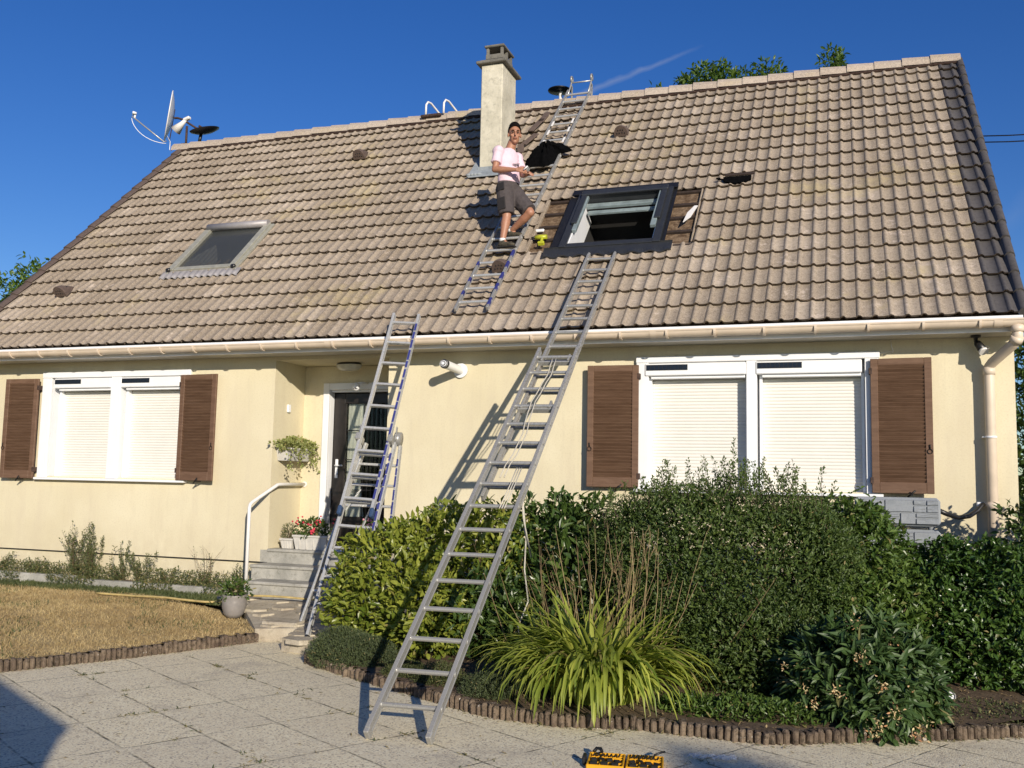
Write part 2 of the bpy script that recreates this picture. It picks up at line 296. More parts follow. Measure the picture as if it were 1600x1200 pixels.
M = dict(
    stucco=m_stucco(),
    plinth=m_concrete('painted plinth', (.62, .53, .36), (.70, .61, .43), (.36, .31, .22)),
    tile=m_tile('weathered concrete roof tiles', (.225, .178, .128), (.365, .305, .238), True),
    tile_new=m_tile('dark grey roof tiles', (.078, .072, .070), (.108, .100, .096), False, True),
    ridge=m_tile('ridge tiles', (.34, .28, .225), (.43, .365, .30), True),
    drive=m_drive(),
    soil=m_ground('garden soil', ((.10, .07, .045), (.17, .125, .08), (.06, .045, .03)), 6),
    lawnb=m_ground('dry lawn base', ((.38, .27, .13), (.46, .35, .18), (.17, .15, .07)), 4),
    field=m_ground('distant ground', ((.10, .12, .05), (.17, .16, .07), (.08, .09, .04)), 1),
    stone=m_concrete('crazy paving stone', (.34, .29, .22), (.50, .45, .35), (.15, .13, .09)),
    conc=m_concrete('grey step concrete', (.26, .255, .225), (.44, .425, .375), (.13, .125, .10)),
    chim=m_concrete('chimney render', (.47, .44, .345), (.66, .62, .50), (.27, .26, .21)),
    capc=m_concrete('dark lichen concrete', (.12, .115, .10), (.20, .19, .165), (.05, .05, .045)),
    edge=m_edge(),
    zinc=m_concrete('zinc flashing', (.22, .25, .27), (.33, .36, .38), (.14, .15, .16)),
    gutter=simple('cream plastic gutter', (.70, .585, .455), .42, 0, .08, 6),
    soffit=simple('soffit plastic', (.50, .47, .40), .6, 0, .05, 3),
    white=simple('white pvc', (.80, .81, .82), .35, 0, .03, 5),
    slat=simple('ivory roller slat', (.74, .72, .66), .45, 0, .03, 4),
    solar=simple('solar cell', (.012, .014, .022), .15, 0, .2, 60),
    wood=m_wood(),
    iron=simple('black iron', (.02, .018, .018), .5, .4, .2, 30),
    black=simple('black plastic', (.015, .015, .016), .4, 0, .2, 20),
    door=simple('dark brown door', (.022, .017, .015), .35, 0, .3, 12),
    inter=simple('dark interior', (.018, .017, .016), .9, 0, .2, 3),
    glass=None,
    curtain=simple('cream curtain', (.80, .78, .68), .85, 0, .1, 10),
    anth=simple('anthracite metal', (.040, .043, .048), .35, .2, .12, 14),
    skyf=simple('faded olive window frame', (.42, .41, .34), .45, .2, .15, 18),
    rollg=simple('grey roller hood', (.36, .34, .34), .5, .2, .1, 12),
    teal=simple('sash with painted sky tint', (.26, .32, .33), .2, 0, .2, 8),  # blue grey colour stands in for sky reflected in the sash glass
    osb=m_ground('bare loft boarding', ((.10, .06, .035), (.33, .235, .15), (.03, .02, .015)), 16, 1.0),
    batten=simple('tarred roof batten', (.045, .028, .02), .85, 0, .3, 30),
    alu=m_alu('worn aluminium', (.36, .355, .335), .42),
    alu2=m_alu('clean aluminium', (.50, .50, .485), .35),
    blue=simple('blue decal', (.035, .042, .20), .45, 0, .12, 30),
    bluecap=simple('blue rubber cap', (.025, .06, .14), .6, 0, .15, 30),
    rope=simple('off white rope', (.60, .56, .47), .85, 0, .2, 90, .5),
    skin=simple('sunburnt skin', (.40, .19, .115), .5, 0, .10, 40),
    hair=simple('dark short hair', (.010, .007, .006), .9, 0, .3, 90, .8, None, .1),
    pink=simple('pale pink cotton', (.74, .55, .62), .9, 0, .05, 8, .2),
    shorts=simple('charcoal work cloth', (.070, .058, .058), .9, 0, .12, 30, .3),
    shortsb=simple('black work cloth', (.022, .019, .020), .9, 0, .15, 30, .3),
    shoe=simple('olive work shoe', (.10, .085, .055), .8, 0, .4, 40),
    sole=simple('shoe sole', (.03, .028, .025), .8, 0, .2, 40),
    sock=simple('white sock', (.75, .74, .72), .9, 0, .05, 40),
    lip=simple('lip', (.30, .11, .09), .5, 0, .1, 40),
    eye=simple('eye', (.05, .035, .03), .3, 0, .2, 80),
    cloth=simple('black jacket cloth', (.004, .004, .0045), 1.0, 0, .3, 30, .6, None, 0.05),
    yellow=simple('yellow tool plastic', (.72, .36, .015), .4, 0, .08, 20),
    lime=simple('lime tool plastic', (.50, .52, .03), .4, 0, .15, 20),
    pot=simple('grey glazed pot', (.27, .25, .235), .35, 0, .12, 10),
    potw=simple('off white planter', (.60, .58, .53), .6, 0, .1, 10),
    terr=simple('terracotta', (.32, .12, .06), .8, 0, .2, 20),
    tank=m_concrete('grey stone look plastic', (.24, .26, .28), (.29, .31, .33), (.20, .22, .24)),
    hose=simple('yellow hose', (.55, .42, .17), .5, 0, .2, 12),
    rust=simple('rusty metal', (.10, .06, .045), .75, .3, .35, 30),
    vent=simple('brown tile hood', (.13, .092, .075), .85, 0, .2, 30, .4),
    bark=m_ground('bark', ((.09, .065, .045), (.14, .105, .075), (.05, .04, .03)), 12),
    lamp=simple('ribbed lamp glass', (.62, .60, .52), .25, 0, .1, 12),
    petal=simple('pink petals', (.75, .05, .09), .6, 0, .25, 30),
    cream=simple('cream petals', (.72, .52, .28), .6, 0, .25, 60, 0, (.45, .18, .10)),
    white2=simple('white painted metal', (.78, .76, .73), .4, 0, .05, 8),
)
def m_glass():
    k = NT('window glass'); k.base((.02, .022, .024)); m = k.fin(.03, 0, .9)
    tr = k.n('ShaderNodeBsdfTransparent'); tr.inputs[0].default_value = (.92, .94, .93, 1); ms = k.n('ShaderNodeMixShader'); lw = k.n('ShaderNodeFresnel'); lw.inputs[0].default_value = 1.6
    g = k.n('ShaderNodeBsdfGlossy'); g.inputs['Roughness'].default_value = .02; k.l(k.math('MULTIPLY', lw.outputs[0], .45), ms.inputs[0]); k.l(tr.outputs[0], ms.inputs[1]); k.l(g.outputs[0], ms.inputs[2]); k.l(ms.outputs[0], k.o.inputs[0]); return m
M['glass'] = m_glass()

# ---------------- terrain ----------------
def flat(name, poly, z, mat, kind='structure', res=None):
    mb = MB(); mb.add([(x, y, z) for x, y in poly], [tuple(range(len(poly)))]); o = mb.build(name, mat); o['kind'] = kind; return o
flat('ground', [(-400, -400), (400, -400), (400, 600), (-400, 600)], -.10, M['field'])
flat('driveway', [(-16, -22), (14, -22), (14, -1.0), (-4.3, -1.0), (-4.6, -1.45), (-5.6, -1.7), (-6.2, -2.6), (-10, -9), (-16, -9)], 0.0, M['drive'])
E1 = [(-9.3, -9.0), (-8.1, -6.9), (-7.2, -5.3), (-6.44, -3.92), (-5.965, -3.02), (-5.46, -1.84)]
E2 = [(-4.50, -2.35), (-4.46, -2.56), (-3.72, -2.98), (-2.995, -3.35), (-2.36, -3.69), (-1.85, -3.74), (-1.33, -3.60), (-.5, -3.63), (.146, -3.26), (.657, -2.99), (1.07, -2.72), (1.8, -2.42), (3.2, -2.1)]
def poly_z(name, poly, zf, mat, res=.12):
    # a relief sheet inside a polygon, cut on a grid with a rim that follows the outline
    import bmesh
    bm = bmesh.new(); vs = [bm.verts.new((x, y, 0)) for x, y in poly]; bm.faces.new(vs)
    xs = [p[0] for p in poly]; ys = [p[1] for p in poly]
    x = min(xs)+res
    while x < max(xs): bmesh.ops.bisect_plane(bm, geom=bm.verts[:]+bm.edges[:]+bm.faces[:], plane_co=(x, 0, 0), plane_no=(1, 0, 0)); x += res
    y = min(ys)+res
    while y < max(ys): bmesh.ops.bisect_plane(bm, geom=bm.verts[:]+bm.edges[:]+bm.faces[:], plane_co=(0, y, 0), plane_no=(0, 1, 0)); y += res
    for v in bm.verts: v.co.z = zf(v.co.x, v.co.y)
    me = bpy.data.meshes.new(name); bm.normal_update(); bm.to_mesh(me); bm.free(); me.materials.append(mat)
    for p in me.polygons: p.use_smooth = True
    o = bpy.data.objects.new(name, me); COL.objects.link(o); o['kind'] = 'structure'
    if me.polygons and me.polygons[0].normal.z < 0: me.flip_normals()
    return o
def wv(x, y): return .5*(sin(x*3.1+1.2)*cos(y*2.7)+.5*sin(x*7.3+y*5.1))
def z_lawn(x, y): return .078+.11*min(1, max(0, (float(np.interp(y, [p[1] for p in E1], [p[0] for p in E1]))-x)/2.2))+.006*wv(x, y)
def z_bed(x, y): return .06+.14*min(1, max(0, (y+3.4)/3.2))+.018*wv(x*1.7, y*1.7)
def z_path(x, y): return .115+.15*min(1, max(0, (y+1.75)/1.3))+.006*wv(x*2, y*2)
poly_z('lawn', [(-15, -9.0)]+[(x-.05, y+.0) for x, y in E1]+[(-5.95, -1.45), (-6.3, -1.0), (-7.6, -.62), (-15, -.55)], z_lawn, M['lawnb'])
poly_z('gravel_strip', [(-15, -.66), (-7.6, -.72), (-6.45, -1.0), (-6.55, -.2), (-6.55, .1), (-15, .1)], lambda x, y: .185+.03*wv(x*2, y*2), M['soil'])
poly_z('flower_bed', [(x, y+.03) for x, y in E2]+[(3.2, .1), (-4.35, .1)], z_bed, M['soil'])
poly_z('side_ground', [(1.4, -2.0), (14, -2.0), (14, 12), (1.4, 12)], lambda x, y: .1+.02*wv(x, y), M['soil'], .8)
# crazy paving path with stones
def path():
    mb = MB(); r = random.Random(3)
    xs = [-6.25, -5.5, -4.75, -4.1]
    pl = [(-5.50, -1.80), (-5.02, -1.60), (-4.98, -2.14), (-4.40, -2.27), (-4.20, -.2), (-6.75, -.2), (-6.62, -.75), (-6.1, -1.12)]
    poly_z('path', pl, z_path, M['stone'], .1)
    riser = MB()
    for a, b in ((pl[0], pl[1]), (pl[1], pl[2]), (pl[2], pl[3]), (pl[7], pl[0])):
        riser.quad((a[0], a[1], -.02), (b[0], b[1], -.02), (b[0], b[1], z_path(*b)), (a[0], a[1], z_path(*a)))
    o = riser.build('path_riser', M['stone']); o['kind'] = 'structure'
    def inside(x, y):
        c = False; n = len(pl)
        for i in range(n):
            x1, y1 = pl[i]; x2, y2 = pl[(i+1) % n]
            if (y1 > y) != (y2 > y) and x < (x2-x1)*(y-y1)/(y2-y1)+x1: c = not c
        return c
    pts = []
    for _ in range(1200):
        x = r.uniform(-6.7, -4.2); y = r.uniform(-2.2, -.65)
        if not inside(x, y): continue
        if all((x-a)**2+((y-b)*1.3)**2 > .265**2 for a, b in pts): pts.append((x, y))
    for (x, y) in pts:
        n = r.randint(5, 7); a0 = r.uniform(0, 6.28); rr = r.uniform(.115, .150); poly = []
        for k in range(n):
            t = a0+2*pi*k/n+r.uniform(-.25, .25); poly.append((x+rr*cos(t), y+rr*sin(t)*.85))
        z = z_path(x, y); tz = r.uniform(.006, .018)
        mb.prism([(px, py, z-.03) for px, py in poly], (0, 0, .03+tz))
    o = mb.build('crazy_paving_stones', M['stone']); o['kind'] = 'structure'
    st = MB()   # low natural stone step across the path
    x = -5.55
    while x < -4.5:
        w = r.uniform(.22, .4); y = -1.72+.12*abs(x+5.0)+ (0.28 if x > -5.2 else 0)
        st.obox((x+w/2, y+.16, .10), (1, .1, 0), (-.1, 1, 0), (0, 0, 1), (w-.01, .3, .14), .012); x += w
    o = st.build('stone_step', M['stone']); o['kind'] = 'structure'
path()

def edging(name, line, zt0, label, close=.05):
    mb = MB(); r = random.Random(5); pitch = .047
    ztf = zt0 if callable(zt0) else (lambda x, y: zt0)
    P = [Vector((a, b, 0)) for a, b in line]; d = 0
    for i in range(len(P)-1):
        a, b = P[i], P[i+1]; L = (b-a).length; t = (b-a)/L; n = Vector((-t.y, t.x, 0))
        s = d
        while s < L:
            c = a+t*s; zt = ztf(c.x, c.y); h = zt+r.uniform(-.014, .010); w = pitch*r.uniform(.43, .5)
            vs = []; K = 7; tw = r.uniform(-.012, .012); lean = t*r.uniform(-.007, .007)
            for z in (-.05, h-.012, h):
                for k in range(K):
                    th = pi*k/(K-1); sc = 1 if z < h-.001 else .7
                    vs.append(c-t*cos(th)*w*sc-n*(sin(th)*.034*sc+tw)+Vector((0, 0, z+(r.uniform(-.004, .004) if z > 0 else 0)))+(lean if z > 0 else Vector((0, 0, 0))))
            bk = [c+t*w*.9+n*.05+Vector((0, 0, h)), c-t*w*.9+n*.05+Vector((0, 0, h))]
            m = len(vs); vs += bk; fs = []
            for q in range(2):
                for k in range(K-1): fs.append((q*K+k, q*K+k+1, (q+1)*K+k+1, (q+1)*K+k))
            fs.append(tuple(range(2*K, 3*K))+(m, m+1))
            mb.add(vs, fs, False); s += pitch
        d = s-L; zt = min(ztf(a.x, a.y), ztf(b.x, b.y))
        mb.obox((a+b)/2+n*.03+Vector((0, 0, (zt-.02-.05)/2)), t, n, (0, 0, 1), (L, .05, zt+.02))
    c = P[len(P)//2]; o = mb.build(name, M['edge'], org=c); tag(o, label, 'garden edging'); return o
edging('garden_edging', E1, lambda x, y: z_lawn(x, y)+.012, 'low brown scalloped log edging flecked with white lichen along the dry lawn')
edging('garden_edging', E2, .080, 'low scalloped log edging curving round the shrub bed on the right')
mw = MB(); mw.box(-15, -9.2, -.34, -.22, .1, .315, .012); mw.box(-9.18, -6.95, -.34, -.22, .1, .285, .012)
tag(mw.build('planter_kerb', M['conc'], org=(-11, -.28, .1)), 'low grey concrete kerb holding weeds at the foot of the left wall', 'kerb')
poly_z('border_soil', [(-15, -.24), (-6.95, -.24), (-6.95, .02), (-15, .02)], lambda x, y: .265+.01*wv(x*3, y), M['soil'])
# ---------------- house ----------------
EY, EZ, TH = -.33, 3.224, radians(44.523)
CT, ST = cos(TH), sin(TH)
def rp(x, s, h=0.0): return Vector((x, EY+s*CT-h*ST, EZ+s*ST+h*CT))
RS = Vector((0, CT, ST)); RN = Vector((0, -ST, CT)); RX = Vector((1, 0, 0))
house = thing('house', 'cream rendered single storey house with a steep brown tiled roof under repair', 'house', (-4.9, 4, 0))
XL, XR = -11.30, 1.49; RL, RR, RB = -6.584, -5.05, .68
LW = (-10.08, -7.87, 1.55, 2.87); RW = (-2.04, .215, 1.565, 2.90)
w = MB(); T = .25; ZT = 3.20
def wb(x0, x1, z0, z1, y0=0.0, y1=T): w.box(x0, x1, y0, y1, z0, z1)
for a, b in ((XL, LW[0]), (LW[1], RL), (RR, RW[0]), (RW[1], XR)): wb(a, b, .585, ZT); wb(a, b, -.1, .572, .012, T)
for o in (LW, RW): wb(o[0], o[1], .585, o[2]); wb(o[0], o[1], -.1, .572, .012, T); wb(o[0], o[1], o[3], ZT)
wb(RL, RR, 3.02, ZT); w.box(RL-.2, RL, T, .95, .0, ZT); w.box(RR, RR+.2, T, .95, .0, ZT)
w.box(RL, -6.30, RB, .95, .6, 3.015); w.box(-6.30, RR, RB, .95, 2.80, 3.015); w.box(RL, RR, T, .95, 3.02, 3.1)
w.box(XL, XL+.2, T, 8.1, -.1, ZT); w.box(XR-.2, XR, T, 8.1, -.1, ZT); w.box(XL, XR, 8.1, 8.3, -.1, ZT)
for x in (XL, XR-.2): w.prism([(x, 0.0, ZT), (x, 8.3, ZT), (x, 4.15, ZT+4.05)], (.2, 0, 0))
w.build('wall', M['stucco'], house)
f = MB(); f.box(XL-.002, RL-.001, -.012, .02, .573, .584); f.build('shadow_gap_strip', M['black'], house)  # black strip stands for the shade in the groove above the plinth
f = MB(); f.box(RL-.1, RR+.1, -.002, 1.2, .3, .728); f.build('porch_floor', M['conc'], house)
f = MB(); f.box(XL, XR, .8, .9, -.1, .3); f.box(XL+.21, XR-.21, .96, 8.0, 2.9, 2.95); f.box(-6.9, -4.7, 1.6, 1.7, .3, 2.9); f.build('interior_floor', M['inter'], house)
# eaves
f = MB(); f.box(-11.45, 1.52, -.345, -.002, 3.062, 3.078); f.build('soffit', M['soffit'], house)
f = MB(); f.box(-11.45, 1.52, -.362, -.346, 3.055, 3.205); f.build('fascia', M['white'], house)
# gutter
g = MB(); GX0, GX1, GY, GZ, GR = -11.5, 1.72, -.43, 3.15, .064
K = 12; prof = []
for k in range(K+1):
    t = pi+pi*k/K; prof.append((GY+GR*cos(t), GZ+GR*sin(t)))
prof = [(GY-GR-.008, GZ-.004), (GY-GR-.010, GZ+.008)]+prof
prof.insert(0, (GY-GR, GZ-.012)); inner = [(y, z+.003) for y, z in prof[3:]]
vs = [(x, y, z) for x in (GX0, GX1) for y, z in prof]; n = len(prof)
g.add(vs, [(i, i+1, n+i+1, n+i) for i in range(n-1)], True)
g.add([(GX1, y, z) for y, z in prof[3:]], [tuple(range(n-3))]); g.add([(GX0, y, z) for y, z in prof[3:]], [tuple(range(n-3))])
gut = g.build('gutter', M['gutter'], house)
gb = MB()
for k in range(9):
    t0 = pi+pi*.62*k/8; 
pts = [(GY+(GR+.006)*cos(pi+pi*.62*k/7), GZ+(GR+.006)*sin(pi+pi*.62*k/7)) for k in range(8)]
vs = []; fs = []
for (y, z) in pts: vs += [(-.011, y, z), (.011, y, z), (.011, y-.010, z-.008), (-.011, y-.010, z-.008)]
for i in range(len(pts)-1):
    for k in range(4): fs.append((i*4+k, i*4+(k+1) % 4, i*4+4+(k+1) % 4, i*4+4+k))
fs += [(0, 1, 2, 3), tuple(len(vs)-4+k for k in range(4))]
gb.add([(v[0]+GX0+.25, v[1], v[2]) for v in vs], fs); gb0 = gb.build('gutter_bracket', M['gutter'], gut)
x = .477
while x < 12.9:
    c = gb0.copy(); COL.objects.link(c); c.parent = gut; c.location = (x, 0, 0); x += .477
g = MB()
# cut to the lower half by building as half pipes
for x in (-9.55, -5.6, -1.85, 1.30):
    g = MB(); pr = [(GY+(GR+.005)*cos(pi+pi*k/K), GZ+(GR+.005)*sin(pi+pi*k/K)) for k in range(K+1)]
    vs = [(xx, y, z) for xx in (x-.035, x+.035) for y, z in pr]; n = len(pr); g.add(vs, [(i, i+1, n+i+1, n+i) for i in range(n-1)], True); g.build('gutter_joint', M['gutter'], gut)
d = MB(); d.tube([(1.46, GY, GZ-.04), (1.46, GY, 3.0), (1.455, GY+.015, 2.965), (1.43, GY+.05, 2.935), (1.285, -.135, 2.80), (1.262, -.10, 2.765), (1.26, -.095, 2.72), (1.26, -.095, .15)], .047, 16)
d.tube([(1.46, GY, GZ-.05), (1.46, GY, 3.04)], .058, 16); d.tube([(1.46, GY, 3.0), (1.445, GY+.03, 2.95)], .056, 16); d.tube([(1.26, -.095, 2.76), (1.26, -.095, 2.69)], .054, 16); d.tube([(1.26, -.095, 1.50), (1.26, -.095, 1.44)], .054, 16)
dp = d.build('downpipe', M['gutter'], house)
d = MB(); d.tube([(1.26, -.095, 2.115), (1.26, -.095, 2.095)], .053, 16); d.box(1.19, 1.24, -.09, 0, 2.10, 2.112); d.build('pipe_clip', M['white'], dp)
# roof tiles
ROWS, GAU = 19, 6.19/19; RP = .1446; TX1 = 1.245; NT_ = 44
def prof_tile(u):      # u in rolls, 0..1
    if u < .40: return .021*sin(pi*min(1, u/.40))**.9
    return -.0015*sin(pi*(u-.40)/.60)
def tiles(name, mat, cols, x_right, rolls=2, skip=None, seed=1, dark=False):
    r = random.Random(seed); V = []; F = []; Cc = []; sm = []
    us = [0, .03, .08, .14, .20, .26, .32, .37, .40, .70]
    for row in range(ROWS):
        for c in cols:
            if skip and skip(row, c): continue
            x0 = x_right-(c+1)*RP*rolls+r.uniform(-.002, .002); s0 = row*GAU+r.uniform(-.005, .005)-(.012 if row == 0 else 0); s1 = (row+1)*GAU+.03
            if row == ROWS-1: s1 = s0+GAU-.01
            dh = r.uniform(-.003, .003); tl = r.uniform(-.004, .004)
            prs = []
            for q in range(rolls):
                for u in us: prs.append(((q+u)*RP, prof_tile(u)))
            prs.append((rolls*RP+.004, .006)); n = len(prs); base = len(V)
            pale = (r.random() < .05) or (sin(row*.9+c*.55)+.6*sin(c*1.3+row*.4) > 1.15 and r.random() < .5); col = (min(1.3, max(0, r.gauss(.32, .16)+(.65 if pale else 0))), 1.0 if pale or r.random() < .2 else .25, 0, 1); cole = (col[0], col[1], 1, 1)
            for (ss, hh) in ((s0, (.031+dh)), (s0+GAU*.5, .015+dh), (s1, -.008)):
                for i, (px, ph) in enumerate(prs):
                    p = rp(x0+px, ss+(r.uniform(-.003, .003) if ss == s0 else 0), hh+ph+tl*(px/(rolls*RP)-.5)); V.append(p); Cc.append(col)
            for j in range(2):
                for i in range(n-1): F.append((base+j*n+i, base+j*n+i+1, base+(j+1)*n+i+1, base+(j+1)*n+i)); sm.append(True)
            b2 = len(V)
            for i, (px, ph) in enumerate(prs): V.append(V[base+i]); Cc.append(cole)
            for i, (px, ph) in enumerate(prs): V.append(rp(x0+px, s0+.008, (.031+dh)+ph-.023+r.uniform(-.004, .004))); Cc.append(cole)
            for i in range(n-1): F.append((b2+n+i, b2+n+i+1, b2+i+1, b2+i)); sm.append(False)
            # side edges
            for sd in (0, n-1):
                b3 = len(V)
                for j in range(3): V.append(V[base+j*n+sd]); Cc.append(col)
                for j in range(3): V.append(V[base+j*n+sd]-RN*.022); Cc.append(col)
                F.append((b3, b3+1, b3+4, b3+3)); F.append((b3+1, b3+2, b3+5, b3+4)); sm += [False, False]
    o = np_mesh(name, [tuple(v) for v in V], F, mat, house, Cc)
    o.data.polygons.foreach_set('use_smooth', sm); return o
def hole(row, c):
    xm = TX1-(c+.5)*2*RP; 
    if 5 <= row <= 8 and -3.75 < xm < -1.66: return True
    if 6 <= row <= 8 and -9.0 < xm < -8.0: return True
    if 8 <= row <= 9 and -4.9 < xm < -4.7: return True
    return False
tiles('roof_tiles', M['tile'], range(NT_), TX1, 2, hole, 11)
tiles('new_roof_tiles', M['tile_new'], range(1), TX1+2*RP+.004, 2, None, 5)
# verge closers
v = MB()
for row in range(ROWS):
    s0 = row*GAU-.01; s1 = s0+GAU+.01
    pts = [(-.035, .010), (-.012, .052), (.025, .062), (.055, .045), (.068, .01), (.066, -.11)]
    vs = [rp(TX1+2*RP-.02+a, ss, b+(.008 if ss == s0 else -.012)) for ss in (s0, s1) for a, b in pts]
    v.add(vs, [(i, i+1, 6+i+1, 6+i) for i in range(5)], True); v.add([vs[i] for i in range(6)], [(0, 1, 2, 3, 4, 5)])
v.build('verge_tiles', M['tile_new'], house, 'dark grey rounded verge tiles')
v = MB(); xl = TX1-NT_*2*RP
for row in range(ROWS):
    s0 = row*GAU-.01; s1 = s0+GAU+.01
    pts = [(.10, .035), (.04, .064), (-.02, .060), (-.045, .02), (-.045, -.10)]
    vs = [rp(xl+a, ss, b+(.010 if ss == s0 else -.012)) for ss in (s0, s1) for a, b in pts]
    v.add(vs, [(i, i+1, 5+i+1, 5+i)[::-1] for i in range(4)], True); v.add([vs[i] for i in range(5)], [(0, 1, 2, 3, 4)])
v.build('verge_tiles', M['vent'], house, 'brown verge tiles')
# deck under the tiles and the rear slope
dk = MB(); ridge = rp(0, 6.2, -.02)
for (xa, xb, sa, sb) in ((xl+.02, -3.72, .0, 6.19), (-3.72, -1.62, .0, 1.50), (-3.72, -1.62, 3.1, 6.19), (-1.62, 1.5, 0, 6.19)):
    dk.quad(rp(xa, sa, -.035), rp(xb, sa, -.035), rp(xb, sb, -.035), rp(xa, sb, -.035))
for (xa, xb, sa, sb) in ((-3.72, -3.28, 1.50, 3.1), (-2.10, -1.62, 1.50, 3.1)): dk.quad(rp(xa, sa, -.035), rp(xb, sa, -.035), rp(xb, sb, -.035), rp(xa, sb, -.035))
dk.build('roof_boarding', M['osb'], house)
bk = MB(); r0 = rp(0, 6.2, .0); V = []; F = []; nx = 2*NT_*4; Rw = 19
for row in range(Rw):
    for e in (0, 1):
        s = (row+e)*GAU*1.0; hh = .012 if e == 0 else -.008
        hh = -.008 if e == 0 else .018
        for i in range(nx+1):
            u = (i/4) % 1; x = xl+i*RP/4*(13.0/(NT_*2*RP)); V.append((x, r0.y+s*CT+hh*ST, r0.z-s*ST+hh*CT+(.03 if i % 4 == 1 else 0)))
    b = row*2*(nx+1)
    for i in range(nx): F.append((b+i, b+i+1, b+nx+1+i+1, b+nx+1+i))
np_mesh('rear_roof_tiles', V, F, M['tile'], house, [(.5, .3, 0, 1)]*len(V))
for row in range(5, 10):
    for xa, xb in ((-3.74, -3.30), (-2.08, -1.60)):
        bt = MB(); bt.obox(rp((xa+xb)/2, row*GAU-.01, -.018), RX, RS, RN, (xb-xa, .045, .034), .004); bt.build('roof_batten', M['batten'], house)
bt = MB(); bt.obox(rp(-3.68, 2.30, .0), RX, RS, RN, (.05, 1.32, .05), .008); bt.build('cut_tile_strip', M['tile'], house); bt = MB(); bt.obox(rp(-1.67, 2.32, -.01), RX, RS, RN, (.022, 1.3, .05), .006); bt.build('cut_tile_strip', M['tile'], house)
# ridge
rg = MB(); x = 1.545; k = 0; rr = random.Random(4); RC = Vector((0, EY+6.2*CT, EZ+6.2*ST+.015))
while x > -11.55:
    L = .385; dz = rr.uniform(-.004, .004); sec = [(-.135, -.075), (-.115, .0), (-.060, .058), (.060, .058), (.115, 0), (.135, -.075)]
    cc = (rr.random(), .5, 0, 1)
    vs = []
    for xx, g_ in ((x, 1.0), (x-L, 1.10)):
        for a, b in sec: vs.append((xx, RC.y+a*g_, RC.z+dz+(b+.075)*g_-.075+(.004 if g_ > 1 else -.004)))
    vs2 = [(vx, RC.y+(vy-RC.y)*.82, RC.z+(vz-RC.z)-.018) for vx, vy, vz in vs]
    rg.add(vs, [(i, 6+i, 6+i+1, i+1) for i in range(5)], False, cc)
    rg.add(vs+vs2, [(i, i+1, 12+i+1, 12+i) for i in range(5)]+[(6+i, 12+6+i, 12+6+i+1, 6+i+1) for i in range(5)], False, cc)
    x -= .3655
rg.build('ridge_tiles', M['ridge'], house)
rr_ = MB(); rr_.obox(rp(-4.96, 6.09, .035), RX, RS, RN, (12.9, .13, .02)); rr_.build('ridge_roll', M['rust'], house)
# chimney
ch = MB(); CX0, CX1, CY0, CY1 = -4.975, -4.645, 2.50, 3.09
ch.box(CX0, CX1, CY0, CY1, 5.6, 7.645, .012); chim = ch.build('chimney', M['chim'], house)
c = MB(); c.obox(((CX0+CX1)/2, (CY0+CY1)/2, 7.668), (1, 0, 0), (0, 1, 0), (0, 0, 1), (CX1-CX0+.13, CY1-CY0+.13, .045), .01); c.obox(((CX0+CX1)/2, (CY0+CY1)/2, 7.70), (1, 0, 0), (0, 1, 0), (0, 0, 1), (CX1-CX0+.04, CY1-CY0+.04, .03), .008); c.build('chimney_cap', M['capc'], chim)
c = MB(); qx0, qx1, qy0, qy1 = CX0+.035, CX1-.035, CY0+.09, CY1-.09
for xx in (qx0+.02, qx1-.02):
    for yy in (qy0+.02, qy1-.02, (qy0+qy1)/2): c.box(xx-.02, xx+.02, yy-.022, yy+.022, 7.71, 7.935, .004)
for z0, z1 in ((7.71, 7.735), (7.765, 7.835)):
    c.box(qx0-.006, qx1+.006, qy0-.008, qy0+.022, z0, z1, .004); c.box(qx0-.006, qx1+.006, qy1-.022, qy1+.008, z0, z1, .004); c.box(qx0-.010, qx0+.02, qy0+.024, qy1-.024, z0, z1, .004); c.box(qx1-.02, qx1+.010, qy0+.024, qy1-.024, z0, z1, .004)
c.box(qx0+.05, qx1-.05, qy0+.05, qy1-.05, 7.71, 7.84)
c.obox(((qx0+qx1)/2, (qy0+qy1)/2, 7.955), (1, 0, 0), (0, 1, 0), (0, 0, 1), (qx1-qx0+.05, qy1-qy0+.06, .035), .01); c.build('chimney_cowl', M['capc'], chim)
c = MB(); sC = (CY0-EY)/CT
c.box(CX0-.02, CX1+.02, CY0-.018, CY0-.002, rp(0, sC).z-.02, rp(0, sC).z+.10, .003)
c.box(CX0-.022, CX0-.002, CY0, CY1, rp(0, sC).z-.02, rp(0, sC).z+.10)
c.obox(rp((CX0+CX1)/2, sC-.09, .052), RX, RS, RN, (CX1-CX0+.20, .20, .014), .004)
c.obox(rp(CX0-.065, sC+.26, .05), RX, RS, RN, (.12, .85, .014), .004); c.obox(rp(CX1+.035, sC+.30, .05), RX, RS, RN, (.06, .95, .014), .004)
for k in range(4): c.ell(rp(CX0-.10+.05*k, sC-.12, .05), (.05, .05, .03), 10, 6)
c.build('zinc_flashing', M['zinc'], chim)
for (x, s, a, L) in ((-4.42, 5.35, 12, .42), (-4.40, 4.85, 20, .36), (-4.47, 4.55, -14, .3), (-4.36, 5.62, 6, .34)):
    dx = Vector((sin(radians(a)), 0, 0))*1+RS*cos(radians(a)); ls = MB(); ls.obox(rp(x, s, .075), dx.cross(RN), dx, RN, (.10, L, .016), .004); ls.build('loose_tile_piece', M['vent'], house)
